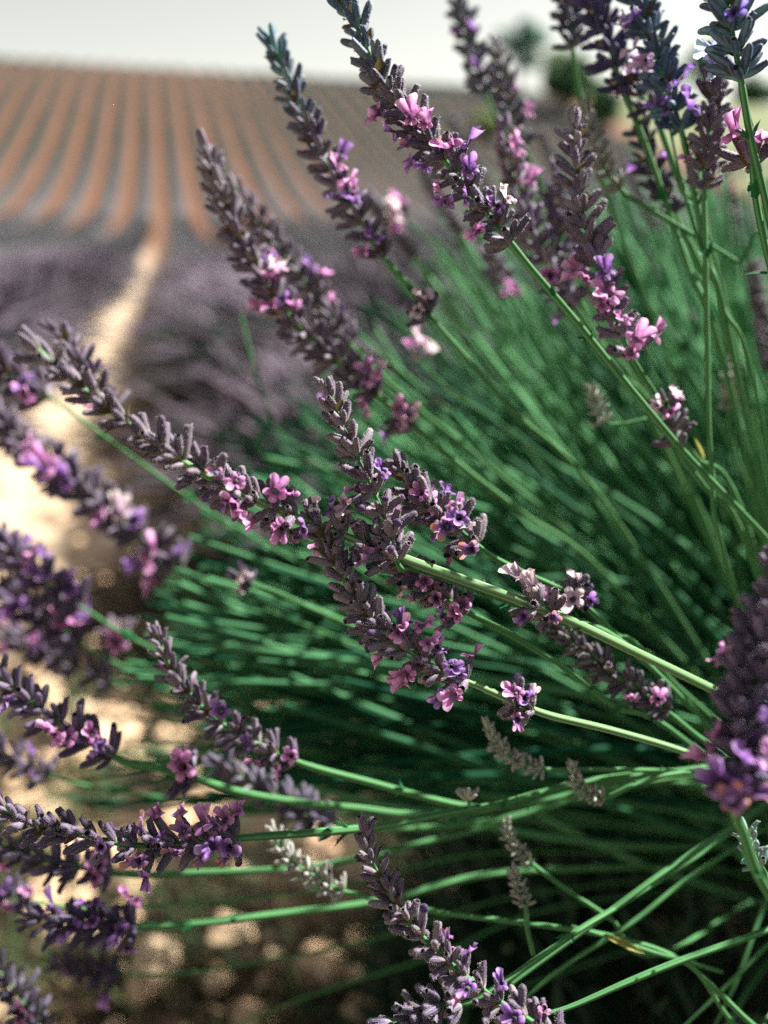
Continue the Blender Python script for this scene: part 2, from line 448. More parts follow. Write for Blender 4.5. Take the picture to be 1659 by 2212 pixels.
# bushes of the two rows beside the path
def bush_mesh(seed, nst=900, heads=1.0, pale=0.0):
    rn = random.Random(seed); V = []; Fc = []; mi = []; tone = []
    for i in range(nst):
        a = rn.uniform(0, 6.283); e = math.acos(rn.uniform(0.12, 1)); 
        d = Vector((math.sin(e) * math.cos(a), math.sin(e) * math.sin(a), math.cos(e)))
        L = rn.uniform(0.24, 0.36) * (1 - 0.15 * d.z)
        p0 = Vector((rn.gauss(0, 0.05), rn.gauss(0, 0.05), 0.10)); p1 = p0 + d * L * 0.6 + Vector((0, 0, 0.03)); p2 = p0 + d * L
        f0 = len(Fc); tube(V, Fc, [p0, p1, p2], lambda t: 0.0016, 3, cap=False); mi += [0] * (len(Fc) - f0)
        tone += [pale * rn.random()] * (len(V) - len(tone))
        if rn.random() > heads: continue
        q = (p2 - p1).normalized(); H = rn.uniform(0.04, 0.065)
        f0 = len(Fc); tube(V, Fc, [p2 + q * H * t for t in (0, 0.2, 0.6, 1)], lambda t: 0.0075 * (0.6 + 1.2 * t - 1.7 * t * t), 4, 0.2, cap=False); mi += [1] * (len(Fc) - f0)
    for i in range(900):
        a = rn.uniform(0, 6.283); e = math.acos(rn.uniform(-0.2, 1)); d = Vector((math.sin(e) * math.cos(a), math.sin(e) * math.sin(a), math.cos(e)))
        p = Vector((0, 0, 0.09)) + Vector((d.x * 0.21, d.y * 0.21, d.z * 0.15)) * rn.uniform(0.7, 1); s = d.orthogonal().normalized(); s.rotate(Quaternion(d, rn.uniform(0, 6.28)))
        k = len(V); V += [p - s * 0.004, p + s * 0.004, p + d * 0.045]; Fc.append((k, k + 1, k + 2)); mi.append(2)
    tone += [0.0] * (len(V) - len(tone))
    return mesh('lavender_bush', V, Fc, [M['bgstem'], M['bghead'], M['leaf']], mi, attr=tone)
bms = [bush_mesh(s) for s in (11, 12, 13)]
green_bms = [bush_mesh(s, 2000, 0.22, 1.0) for s in (14, 15)]  # paler stems: sun shining through them put into their green
rn = random.Random(21)
def place_bush(u, v, lab, i, grp, sx=1.5, sz=1.15):
    o = link('lavender_bush', green_bms[i % 2] if sz > 1.55 else bms[i % 3]); o.location = F(u, v, -0.01)
    o.rotation_euler = (0, 0, rn.uniform(0, 6.28)); s = rn.uniform(0.95, 1.1); o.scale = (s * sx, s * sx, s * sz)
    tag(o, lab, 'lavender bush', grp)
for i in range(12):
    place_bush(2.35 + i * 0.70, ROW0 - ROW + 0.14 + rn.gauss(0, 0.03), f'{ORD[i]} rounded lavender bush from the near end, left edge of the path', i, 'bushes along the left edge of the path', 1.75, 1.12)
for i in range(11):
    place_bush(1.05 + i * 0.70, ROW0 + (0.34, 0.30, 0.10, 0)[min(i, 3)] + rn.gauss(0, 0.03), f'{ORD[i]} rounded lavender bush behind the foreground one, right edge of the path', i + 1, 'bushes along the right edge of the path',
               (1.05, 1.3, 1.6, 1.75)[min(i, 3)], (1.7, 1.6, 1.45, 1.3, 1.2, 1.15)[min(i, 5)])

place_bush(1.62, 0.36, 'low lavender bush in the gap between the foreground bush and the row behind', 1, 'bushes along the right edge of the path', 1.15, 1.15)

# ------------------------------------------------------------------ trees and shrubs on the crest
def blob_tree(name, lab, cat, px, u, width, height, trunk, lm, seed, nleaf=2600):
    rn = random.Random(seed)
    v = field_at(px, u); base = F(u, v)
    t = empty(name, base); tag(t, lab, cat)
    V = []; Fc = []
    top = Vector((0, 0, trunk + height * 0.55))
    if trunk > 0:
        tube(V, Fc, [Vector((0, 0, -0.2)), Vector((0.06, 0, trunk * 0.5)), Vector((-0.04, 0.05, trunk)), top], lambda q: 0.17 * (1 - 0.75 * q) * width / 4, 8)
    cs = []
    for i in range(11):
        a = rn.uniform(0, 6.283); e = rn.uniform(-0.8, 1.3); rr = rn.uniform(0.45, 1.05)
        c = Vector((math.cos(a) * math.cos(e) * width / 2 * rr * 0.8, math.sin(a) * math.cos(e) * width / 2 * rr * 0.8, trunk + height / 2 + math.sin(e) * height / 2 * rr * 0.85))
        cs.append((c, rn.uniform(0.13, 0.33) * width))
        s = Vector((0, 0, max(0.1, trunk * 0.75)))
        tube(V, Fc, [s, (s + c) / 2 + Vector((0, 0, -0.1)), c], lambda q: 0.06 * (1 - 0.8 * q) * width / 4, 5)
    link('trunk', mesh('trunk', V, Fc, [M['bark']]), t)
    V = []; Fc = []
    for i in range(nleaf):
        c, r = cs[rn.randrange(len(cs))]
        d = Vector((rn.gauss(0, 1), rn.gauss(0, 1), rn.gauss(0, 1))).normalized()
        p = c + d * r * rn.uniform(0.55, 1.05); p.z = max(p.z, 0.05)
        nn = (d + Vector((rn.gauss(0, .6), rn.gauss(0, .6), rn.gauss(0, .6)))).normalized(); x = nn.orthogonal().normalized(); y = nn.cross(x)
        s = rn.uniform(0.13, 0.26) * (width / 4) ** 0.5; k = len(V)
        V += [p - x * s, p - y * s * 0.6, p + x * s, p + y * s * 0.6]; Fc.append((k, k + 1, k + 2, k + 3))
    cr = link('crown', mesh('crown', V, Fc, [lm], smooth=False), t)
blob_tree('tree', 'round dark green tree standing alone on the skyline', 'tree', 1122, 94, 5.2, 5.0, 2.0, M['tree'], 1)
blob_tree('tree', 'rounded green tree at the right end of the skyline behind teal spikes', 'tree', 1515, 92, 5.4, 5.0, 0.8, M['tree'], 2)
blob_tree('tree', 'pale green low tree on the skyline between the two dark ones', 'tree', 1200, 97, 4.2, 3.6, 0.6, M['tree_pale'], 3)
blob_tree('shrub', 'dark green shrub at the edge of the field below the lone tree', 'shrub', 1215, 78, 4.3, 5.2, 0.3, M['shrub'], 4)
blob_tree('shrub', 'broad dark shrub low on the field edge, right of the tall shrub', 'shrub', 1300, 72, 3.4, 3.6, 0.2, M['shrub'], 5)
blob_tree('shrub', 'grey-green hedge bush on the skyline under the dark smoky spike', 'shrub', 1255, 96, 5.0, 3.0, 0.2, M['tree_pale'], 7)
blob_tree('shrub', 'dark hedge bush on the skyline behind the purple-ended spike', 'shrub', 1400, 95, 6.0, 3.2, 0.2, M['shrub'], 8)
blob_tree('shrub', 'low hedge bush on the skyline at the right edge', 'shrub', 1630, 95, 6.0, 2.4, 0.2, M['shrub'], 9)
blob_tree('shrub', 'yellow-green bush inside the field, left of the dark shrubs', 'shrub', 1050, 68, 2.6, 1.6, 0.1, M['tree_pale'], 6)

# ------------------------------------------------------------------ lavender pieces
def calyx_mesh(seed, hi, m, closed):
    rn = random.Random(seed); V = []; Fc = []; tone = []; mi = []
    seg = 18 if hi else 8
    Lz = rn.uniform(5.2, 6.6) * 1e-3; bend = rn.uniform(0.2, 0.9) * 1e-3; fat = rn.uniform(0.80, 1.0)
    prof = [(0, .34), (.07, .58), (.22, .86), (.45, 1.02), (.70, .98), (.88, .84)]
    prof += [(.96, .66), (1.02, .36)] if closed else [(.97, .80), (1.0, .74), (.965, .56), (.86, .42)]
    no = Vector((rn.random() * 9, rn.random() * 9, rn.random() * 9)); per_row = len(prof)
    for k, (z, r) in enumerate(prof):
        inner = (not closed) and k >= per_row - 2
        for s in range(seg):
            a = 2 * math.pi * s / seg; groove = (s % 2 == 1)
            rr = r * fat * 1e-3 * (1 + 0.06 * noise.noise(Vector((math.cos(a) * 1.3, math.sin(a) * 1.3, z * 3)) + no))
            if hi and not inner and k > 0: rr *= 0.86 if groove else 1.07
            zz = z * Lz
            if not closed and k in (per_row - 3, per_row - 4): zz += 0.0004 * max(0, math.cos(a)) ** 2 - 0.00012 * (s % 4 == 1)
            V.append(Vector((math.cos(a) * rr + bend * z * z, math.sin(a) * rr, zz)))
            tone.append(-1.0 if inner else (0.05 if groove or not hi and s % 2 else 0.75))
    for k in range(per_row - 1):
        for s in range(seg):
            s2 = (s + 1) % seg; Fc.append((k * seg + s, k * seg + s2, (k + 1) * seg + s2, (k + 1) * seg + s))
    e = (per_row - 1) * seg; Fc.append(tuple(e + s for s in range(seg)))
    mi = [0] * len(Fc)
    if hi:                                   # downy hairs
        for i in range(150):
            t = rn.uniform(0.08, 1.0) ** 0.8; a = rn.uniform(0, 6.283)
            k = 0
            while k < 5 and prof[k + 1][0] < t: k += 1
            f = (t - prof[k][0]) / max(1e-6, prof[k + 1][0] - prof[k][0]); r = (prof[k][1] * (1 - f) + prof[k + 1][1] * min(1, f)) * fat * 1e-3
            nr = Vector((math.cos(a), math.sin(a), 0)); p = nr * r + Vector((bend * t * t, 0, min(t, 1) * Lz))
            d = (nr + Vector((rn.gauss(0, .35), rn.gauss(0, .35), rn.uniform(0.1, 1.0)))).normalized()
            h = rn.uniform(0.20, 0.55) * 1e-3; x = d.cross(nr + Vector((.1, .2, .3))).normalized() * 0.026e-3
            b0 = len(V); V += [p - x - nr * 5e-5, p + x - nr * 5e-5, p + d * h]; tone += [1, 1, 1]; Fc.append((b0, b0 + 1, b0 + 2)); mi.append(1)
    return mesh('calyx', V, Fc, [m, M['hair']], mi, attr=tone)
CAL = {}
for key, m in (('ripe', M['calyx']), ('young', M['calyx_young'])):
    for hi in (True, False):
        CAL[key, hi] = [calyx_mesh(100 + i, hi, m, i % 2 == 1) for i in range(6)]

def flower_mesh(seed, m, kind):
    rn = random.Random(seed); V = []; Fc = []; seg = 40
    ph0 = rn.uniform(0, 6.28); sz = {'p': 0.86, 'v': 0.82, 'w': 0.66, 'c': 0.84}[kind]; crumple = {'p': .26, 'v': .28, 'w': .6, 'c': .42}[kind]
    no = Vector((rn.random() * 9, rn.random() * 9, rn.random() * 9))
    rows = []
    for r, z in ((.42, -2.2), (.55, 0.2), (.75, 1.1)): rows.append([(r, z)] * seg)
    lobe = [rn.uniform(0.85, 1.12) for _ in range(5)]
    for t in (0.15, 0.35, 0.55, 0.75, 0.9, 1.0):
        row = []
        for s in range(seg):
            a = 2 * math.pi * s / seg; q = a / (2 * math.pi) * 5; li = int(q) % 5; f = abs(math.cos((q - li - 0.5) * math.pi))
            up = 1 if li in (1, 2) else 0
            Rm = (4.2 if up else 2.9) * lobe[li] * (0.46 + 0.54 * f ** 0.55) * sz
            nn = noise.noise(Vector((math.cos(a) * 2.2, math.sin(a) * 2.2, t * 1.5)) + no)
            r = .75 + (Rm - .75) * t * (1 + 0.12 * nn) * (0.86 if up else 1)
            z = 1.1 + t * (3.0 if up else 0.8) + t * t * (-0.3 if up else -1.3) + crumple * 2.2 * nn * t
            row.append((r, z))
        rows.append(row)
    for row in rows:
        for s, (r, z) in enumerate(row):
            a = 2 * math.pi * s / seg + ph0; V.append(Vector((math.cos(a) * r, math.sin(a) * r, z)) * 1e-3)
    for k in range(len(rows) - 1):
        for s in range(seg):
            s2 = (s + 1) % seg; Fc.append((k * seg + s, k * seg + s2, (k + 1) * seg + s2, (k + 1) * seg + s))
    return mesh('flower', V, Fc, [m])
FLW = {k: [flower_mesh(300 + i * 7 + ord(k), M[k], k) for i in range(4)] for k in 'pvwc'}
def bud_mesh(seed):
    rn = random.Random(seed); V = []; Fc = []; seg = 10
    for r, z in ((.45, -.6), (.62, .1), (.85, .7), (.9, 1.2), (.62, 1.7), (.2, 1.9)):
        for s in range(seg):
            a = 2 * math.pi * s / seg; rr = r * (1 + 0.12 * math.cos(2 * a + seed)); V.append(Vector((math.cos(a) * rr, math.sin(a) * rr, z)) * 1e-3)
    for k in range(5):
        for s in range(seg):
            s2 = (s + 1) % seg; Fc.append((k * seg + s, k * seg + s2, (k + 1) * seg + s2, (k + 1) * seg + s))
    Fc.append(tuple(50 + s for s in range(seg)))
    return mesh('bud', V, Fc, [M['v']])
BUD = [bud_mesh(i) for i in range(2)]
def bract_mesh(seed):
    rn = random.Random(seed); V = []; Fc = []
    out = [(0, 0.5), (.25, 1.7), (.5, 2.0), (.72, 1.3), (1, 0.08)]
    for t, w in out:
        for s in (-1, -0.5, 0, 0.5, 1):
            V.append(Vector((s * w, -0.5 * t * t * 3 + 0.35 * abs(s) * w, t * 5.2)) * 1e-3)
    for k in range(4):
        for s in range(4):
            a = k * 5 + s; Fc.append((a, a + 1, a + 6, a + 5))
    return mesh('bract', V, Fc, [M['bract']])
BRA = [bract_mesh(i) for i in range(2)]
NODE_LEAF = BRA[0].copy(); NODE_LEAF.materials.clear(); NODE_LEAF.materials.append(M['stem'])

ROOT = P(1830, 1860, 0.50)            # where the stems leave the leafy mound of the bush
def root_point(rn):
    return ROOT + Vector((rn.gauss(0, 0.03), rn.gauss(0, 0.04), rn.uniform(-0.12, -0.02)))

def build_stalk(label, spike, stem=(), w=1.0, fl='', rnd_fl=(), remote=(), kind='ripe', hi=True, seed=0, tint=None, ftint=None,
                dense=1.0, r=1.0, root=True, group=None, skip=0.0, gap=1.0, taper=1.0, tip_tint=None):
    """one lavender stalk: spike = tip to base, stem = on from the base; all (x, y, depth)"""
    rn = random.Random(seed * 31 + 5)
    sp = [P(*p) for p in spike]
    st = [P(*p) for p in stem]
    allp = sp + st
    if root: allp = allp + [(allp[-1] * 0.35 + ROOT * 0.65) + Vector((0, 0, -0.01)), root_point(rn)]
    L0 = allp[-1].copy()
    t = empty('lavender_stalk', L0)
    tag(t, label, 'lavender', group or 'flowering lavender stalks of the foreground bush')
    # stem
    cur = catmull(allp, 10); V = []; Fc = []
    ns = (len(sp) - 1) * 10
    fr0 = frames(cur)
    n_all = len(cur)
    def rad(q):
        i = q * (n_all - 1)
        return 1e-3 * r * (0.45 + 0.45 * min(1, i / max(1, ns)) + (0.16 if i > ns else 0))
    tube(V, Fc, [p - L0 for p in cur], rad, 8, 0.09)
    tone = [0.75 if (i % 8) % 2 == 0 else 0.0 for i in range(len(V))]
    link('stem', mesh('stem', V, Fc, [M['stem_pale' if seed in (2, 3) else 'stem']], attr=tone), t)
    for q_ in range(2 if len(stem) > 2 else 0):
        j = ns + int((n_all - ns) * rn.uniform(0.15, 0.6)); tt, x, y = fr0[j]
        for sg in (1, -1):
            a = rn.uniform(0, 3) if sg == 1 else a + math.pi; rd = x * math.cos(a) + y * math.sin(a); z = (-tt * 0.85 + rd * 0.5).normalized(); yy = (rd - z * rd.dot(z)).normalized()
            o = link('leaf', NODE_LEAF, t); o.rotation_mode = 'QUATERNION'; o.rotation_quaternion = Matrix((yy.cross(z) * -1, yy * -1, z)).transposed().to_quaternion()
            o.location = cur[j] + rd * 0.0009 - L0; k = rn.uniform(0.5, 1.1) * w; o.scale = (k * .55, k * .6, k)
    # whorls
    spc = cur[:ns + 1]; fr = frames(cur)
    arc = [0.0]
    for i in range(1, len(spc)): arc.append(arc[-1] + (spc[i] - spc[i - 1]).length)
    total = arc[-1]
    pos = []; s = 0.0015 * w
    while s < total:
        pos.append((s, s / total)); s += w * gap * (0.0036 + 0.0026 * (s / total)) * rn.uniform(0.85, 1.15)
    places = []
    for s, f in pos:
        i = max(j for j in range(len(arc)) if arc[j] <= s); i = min(i, len(spc) - 2)
        g = (s - arc[i]) / max(1e-9, arc[i + 1] - arc[i]); places.append((spc[i].lerp(spc[i + 1], g), fr[i], f))
    for (rx, ry) in remote:
        j = min(range(ns, n_all), key=lambda j: (proj(cur[j])[0] - rx) ** 2 + (proj(cur[j])[1] - ry) ** 2)
        places.append((cur[j], fr[j], 0.95))
    cal = []
    for wi, (p, (tt, x, y), f) in enumerate(places):
        ax = -tt                                    # towards the tip
        nC = int(round((4.6 + 6.2 * min(1, f * 1.6)) * dense))
        a0 = wi * 1.57 + rn.uniform(-0.3, 0.3)
        for c in range(nC):
            if rn.random() < skip: continue
            a = a0 + (c + rn.uniform(-0.28, 0.28)) * 2 * math.pi / nC
            rad_d = x * math.cos(a) + y * math.sin(a)
            th = R(28 + 26 * min(1, f * 1.5) + rn.gauss(0, 9)) if f > 0.04 else R(14 + rn.gauss(0, 6))
            if c % 3 == 2: th += R(14)
            d = (ax * math.cos(th) + rad_d * math.sin(th)).normalized()
            sc = w * 1.06 * rn.uniform(0.74, 1.12) * (0.80 + 0.22 * min(1, f * 2.5)) * taper
            lp = p + rad_d * (0.0006 * w) - ax * rn.uniform(-0.001, 0.0012) * w
            q = d.to_track_quat('Z', 'Y') @ Quaternion((0, 0, 1), rn.uniform(0, 6.28))
            o = link('calyx', CAL[kind, hi][rn.randrange(6)], t)
            o.location = lp - L0; o.rotation_mode = 'QUATERNION'; o.rotation_quaternion = q; o.scale = (sc, sc, sc * rn.uniform(0.92, 1.12))
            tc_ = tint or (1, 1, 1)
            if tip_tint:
                g_ = max(0, 1 - f * 2.2); tc_ = tuple(a_ * (1 - g_) + b_ * g_ for a_, b_ in zip(tc_, tip_tint))  # tip buds painted teal for light bleeding round them from the sky
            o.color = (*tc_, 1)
            cal.append((lp + d * 0.0052 * sc, d, sc, f, o))
        if kind == 'ripe' and f > 0.08:
            for sgn in (0, math.pi):
                a = a0 + 0.4 + sgn; rad_d = x * math.cos(a) + y * math.sin(a)
                z = (ax * 0.8 + rad_d * 0.6).normalized(); yy = rad_d - z * rad_d.dot(z); yy.normalize(); xx = yy.cross(z)
                o = link('bract', BRA[wi % 2], t); o.rotation_mode = 'QUATERNION'
                o.rotation_quaternion = Matrix((xx, -yy, z)).transposed().to_quaternion() if False else Matrix((-xx, -yy, z)).transposed().to_quaternion()
                o.location = p + rad_d * 0.0011 * w - ax * 0.0006 * w - L0; k = 0.85 * w * rn.uniform(0.8, 1.1); o.scale = (k, k, k)
    # flowers at the mouths of calyces
    used = set()
    def put(i, k, size=1.0):
        used.add(i); mp, d, sc, f, o_ = cal[i]
        me = BUD[rn.randrange(2)] if k == 'b' else FLW[k][rn.randrange(4)]
        o = link('bud' if k == 'b' else 'flower', me, o_)
        o.rotation_euler = (rn.uniform(-.2, .2), rn.uniform(-.2, .2), rn.uniform(0, 6.28))
        o.location = (0.0005, 0, 0.0052); o.scale = (size, size, size)
        if ftint: o.color = (*ftint, 1)
    view = [((CAM - c[0]).normalized().dot(c[1])) for c in cal]
    for e in fl:
        fx, fy, k = e[0], e[1], e[2]; size = e[3] if len(e) > 3 else 1.0
        best = None
        for i, c in enumerate(cal):
            if i in used or view[i] < -0.15: continue
            px, py, _ = proj(c[0] + c[1] * 0.002); sc_ = (px - fx) ** 2 + (py - fy) ** 2 - 500 * view[i]
            if best is None or sc_ < best[0]: best = (sc_, i)
        if best: put(best[1], k, size)
    rnd_fl = list(rnd_fl)
    if fl and kind == 'ripe' and len(fl) > 3: rnd_fl += [('p', 2, .5), ('v', 2, .5), ('w', 2, .5)] if hi else [('v', 1, .5)]
    for k, cnt, f0 in rnd_fl:
        cand = [i for i in range(len(cal)) if cal[i][3] > f0 and i not in used]
        rn.shuffle(cand)
        for i in cand[:cnt]: put(i, k, rn.uniform(0.85, 1.05))
    return t


# ------------------------------------------------------------------ the sharp stalks
S = build_stalk
TEAL_CAST = (0.55, 1.25, 1.35); SMOKE = (0.75, 0.8, 1.1)  # teal: grading cast and sky light bleed put into the bud colour
S('upright sharp lavender spike of silvery buds standing in the centre of the picture',
  [(712, 842, .222), (745, 930, .223), (795, 1035, .224), (835, 1130, .225), (862, 1222, .226)],
  [(900, 1228, .231), (1000, 1262, .238), (1195, 1338, .247), (1400, 1436, .26)], seed=1, w=1.08,
  fl=[(868, 1110, 'b', 1.2), (870, 1180, 'b'), (790, 1215, 'w', 1.0), (745, 1100, 'c', .9)], rnd_fl=[('b', 5, .5)], r=0.9)
S('long sharp spike slanting from the left with pink flowers and a detached lower whorl',
  [(70, 745, .186), (150, 815, .192), (260, 905, .199), (400, 1000, .206), (540, 1075, .217), (700, 1140, .224), (862, 1203, .227)],
  [(1010, 1256, .230), (1195, 1325, .235), (1400, 1422, .243), (1545, 1492, .252), (1680, 1560, .27)], seed=2, w=1.06, r=1.18, remote=[(1150, 1306), (1185, 1322)], gap=1.12,
  fl=[(515, 1090, 'p', 1.25), (530, 1120, 'p', 1.1), (600, 1060, 'p', 1.05), (635, 1070, 'p', 1.05), (650, 1150, 'v', 1.1), (735, 1100, 'c', 1.1), (765, 1105, 'c', 1.0),
      (620, 1150, 'p'), (685, 1095, 'c', .8), (1130, 1262, 'c', 1.2), (1155, 1262, 'c', 1.0), (1110, 1335, 'v', .9), (790, 1215, 'w', 1.1)], rnd_fl=[('b', 5, .5), ('w', 2, .6)])
S('sharp spike below the centre with pink flowers and one violet whorl further down its stem',
  [(672, 1118, .224), (712, 1195, .224), (765, 1290, .224), (835, 1370, .224), (935, 1440, .225), (1040, 1485, .226)],
  [(1125, 1522, .228), (1190, 1546, .230), (1330, 1580, .237), (1490, 1628, .25), (1640, 1690, .28)], seed=3, w=1.0, r=1.0, remote=[(1120, 1520), (1150, 1532)],
  fl=[(890, 1362, 'p', 1.15), (905, 1385, 'p'), (920, 1360, 'p'), (1015, 1400, 'p', 1.15), (985, 1445, 'v', 1.05), (960, 1450, 'v'), (895, 1462, 'p', 1.15), (985, 1500, 'p', 1.0), (960, 1510, 'v'),
      (1110, 1485, 'p', 1.1), (1130, 1500, 'v', 1.1), (1150, 1500, 'c', .9), (800, 1385, 'b')], rnd_fl=[('b', 8, .4), ('v', 2, .7)])
S('dense flowering spike with violet and withered flowers just behind the upright centre spike',
  [(850, 1000, .240), (905, 1075, .240), (975, 1130, .241), (1058, 1198, .243)],
  [(1120, 1232, .245), (1240, 1290, .25), (1330, 1370, .262), (1430, 1450, .28)], seed=4, w=1.18, r=0.95, remote=[(1235, 1288), (1250, 1296)], dense=1.15,
  fl=[(925, 1080, 'p', 1.1), (1000, 1120, 'v', 1.0), (1010, 1125, 'c', .9), (945, 1145, 'v', 1.1), (1020, 1195, 'w', 1.2), (900, 1060, 'p'), (1235, 1262, 'c', 1.2), (1225, 1275, 'c', 1.1)], rnd_fl=[('v', 2, .4), ('b', 5, .3)])
S('short flowering spike tucked under the bright slanting stem, pink flower hanging from it',
  [(850, 1215, .246), (900, 1245, .246), (950, 1280, .247), (1000, 1318, .248)],
  [(1120, 1380, .251), (1230, 1450, .256), (1330, 1525, .265), (1470, 1592, .28)], seed=5, w=1.12, r=0.9, dense=1.15,
  fl=[(970, 1300, 'p', 1.2), (975, 1320, 'p', 1.1), (870, 1285, 'c', 1.0), (1020, 1240, 'p', 1.0), (920, 1240, 'p')], rnd_fl=[('w', 2, .3), ('v', 2, .3)])
S('sharp dusky spike leaning at the bottom centre, tip upright and few violet flowers',
  [(790, 1788, .224), (800, 1850, .223), (860, 1960, .221), (950, 2060, .219), (1060, 2150, .217), (1160, 2215, .215), (1215, 2260, .214)],
  [(1290, 2330, .225), (1450, 2380, .26)], seed=6, w=0.98, r=1.05, gap=1.08,
  fl=[(1018, 2140, 'v', .9), (1105, 2112, 'v', 1.0), (1120, 2210, 'v', 1.1), (1165, 2170, 'p', .7)], rnd_fl=[('b', 4, .3)])
S('dark horizontal spike at lower left with violet and dried orange flowers at its base',
  [(-5, 1738, .218), (60, 1778, .222), (160, 1800, .226), (290, 1826, .230), (420, 1820, .234), (545, 1808, .238)],
  [(660, 1800, .245), (820, 1785, .255), (985, 1752, .262), (1080, 1738, .266), (1260, 1690, .275), (1490, 1664, .29), (1670, 1650, .34)], seed=7, w=1.06, r=1.05, gap=1.05,
  fl=[(440, 1760, 'p', 1.2), (520, 1772, 'p', 1.25), (530, 1795, 'p', 1.0), (448, 1852, 'v', 1.1), (520, 1838, 'v', 1.1), (288, 1785, 'w', 1.3), (370, 1790, 'w', 1.2), (455, 1800, 'w', 1.0), (305, 1855, 'w', 1.2), (380, 1860, 'w'), (190, 1835, 'v', 1.0)],
  rnd_fl=[('b', 6, .4), ('w', 2, .5)], tint=(.8, .78, .9))
S('slightly blurred spike at lower left of centre with two pink flowers at its base',
  [(335, 1365, .258), (375, 1450, .258), (450, 1540, .26), (555, 1605, .262), (660, 1652, .265)],
  [(800, 1690, .27), (985, 1738, .275), (1080, 1742, .28), (1240, 1700, .29), (1490, 1668, .30), (1670, 1655, .35)], seed=8, w=1.05, r=1.05, hi=False, gap=1.05,
  fl=[(625, 1640, 'p', 1.25), (610, 1650, 'p', 1.1), (545, 1635, 'p', 1.1), (535, 1588, 'v', 1.0)])
S('blurred spike entering from the left edge, pink whorl further along its stem',
  [(-60, 1425, .262), (20, 1480, .263), (100, 1540, .265), (190, 1595, .267), (268, 1645, .27)],
  [(340, 1658, .272), (420, 1682, .275), (560, 1720, .28), (760, 1745, .285), (985, 1755, .29), (1490, 1675, .31), (1670, 1665, .36)], seed=9, w=1.22, r=1.1, hi=False, remote=[(405, 1678), (425, 1685)],
  fl=[(140, 1578, 'p', 1.3), (195, 1568, 'p', 1.2), (218, 1632, 'v', 1.3), (155, 1600, 'p'), (390, 1655, 'p', 1.35), (375, 1652, 'p', 1.2), (5, 1515, 'v')], tint=(.85, .85, 1))
# upper half
S('blurred long spike pointing up-left with pink flowers, left of the tall slim spike',
  [(445, 322, .292), (480, 430, .292), (530, 545, .293), (610, 665, .295), (715, 770, .298), (832, 868, .302)],
  [(890, 918, .304), (1000, 1010, .31), (1130, 1110, .32), (1330, 1270, .35)], seed=10, w=1.22, r=1.15, hi=False, remote=[(875, 905), (890, 920)], dense=1.1,
  fl=[(605, 585, 'c', 1.2), (600, 600, 'p', 1.1), (640, 645, 'p', 1.1), (620, 650, 'v'), (560, 640, 'p', 1.1), (570, 670, 'p'), (800, 808, 'p', 1.4), (815, 800, 'c', 1.1), (790, 850, 'p', 1.1), (880, 885, 'c', 1.5), (870, 890, 'p', 1.3), (895, 905, 'p')], rnd_fl=[('v', 3, .4)])
S('blurred purple spike close behind the long up-left spike, on its right side',
  [(500, 400, .330), (560, 480, .330), (630, 570, .332), (710, 680, .335), (770, 760, .338)],
  [(900, 880, .345), (1060, 1010, .355), (1300, 1230, .38)], seed=11, w=1.2, hi=False, r=1.0, rnd_fl=[('v', 4, .2), ('p', 5, .3)])
S('tall slim spike against the furrows with forked tip above the skyline',
  [(583, 78, .278), (620, 175, .278), (660, 268, .279), (710, 365, .28), (768, 460, .281), (826, 552, .283)],
  [(880, 615, .285), (930, 685, .287), (1000, 765, .29), (1110, 890, .30), (1330, 1120, .33)], seed=12, w=1.12, r=1.0, hi=False, remote=[(915, 662), (928, 680)],
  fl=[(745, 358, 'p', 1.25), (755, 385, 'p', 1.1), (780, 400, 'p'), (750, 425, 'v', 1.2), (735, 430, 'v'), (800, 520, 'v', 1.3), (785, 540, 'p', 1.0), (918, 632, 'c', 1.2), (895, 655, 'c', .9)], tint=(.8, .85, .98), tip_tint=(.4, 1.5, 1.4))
S('large sharp diagonal spike at upper centre with pink flowers, tip cut off',
  [(728, -70, .240), (752, 15, .240), (800, 120, .240), (850, 215, .240), (930, 310, .241), (1020, 420, .242), (1100, 522, .243)],
  [(1150, 585, .244), (1240, 690, .247), (1370, 850, .252), (1480, 980, .258), (1600, 1105, .268), (1665, 1175, .28), (1740, 1270, .30)], seed=13, w=1.12, r=1.1, gap=1.0,
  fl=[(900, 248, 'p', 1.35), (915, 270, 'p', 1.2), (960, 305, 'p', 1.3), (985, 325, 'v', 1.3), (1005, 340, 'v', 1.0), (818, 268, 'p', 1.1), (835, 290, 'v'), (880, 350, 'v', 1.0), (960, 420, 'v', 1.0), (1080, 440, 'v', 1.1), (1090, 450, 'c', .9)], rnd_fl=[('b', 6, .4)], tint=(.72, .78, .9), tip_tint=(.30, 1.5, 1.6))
S('upright soft spike right of centre ending in a bright pink flower cluster',
  [(1240, 262, .256), (1246, 370, .256), (1262, 480, .257), (1290, 580, .258), (1328, 680, .259), (1368, 778, .26)],
  [(1420, 860, .273), (1500, 985, .28), (1610, 1130, .30)], seed=14, w=1.15, r=1.0, dense=1.05,
  fl=[(1310, 640, 'p', 1.35), (1300, 655, 'p', 1.1), (1240, 600, 'p', 1.2), (1260, 620, 'p'), (1360, 725, 'p', 1.2), (1345, 740, 'p'), (1350, 690, 'p'), (1185, 590, 'p')], tint=(1.1, 1.1, 1.25))
S('soft grey-violet spike left of the upright one, pink flower near its top',
  [(1092, 270, .300), (1105, 370, .300), (1130, 450, .301), (1170, 550, .303), (1225, 640, .306), (1262, 690, .308)],
  [(1330, 800, .315), (1460, 980, .33)], seed=15, w=1.25, hi=False, fl=[(1125, 312, 'p', 1.3), (1115, 320, 'p'), (1160, 400, 'p', 1.3), (1185, 585, 'p', 1.2), (1200, 600, 'v')], tint=(1.25, 1.25, 1.4))
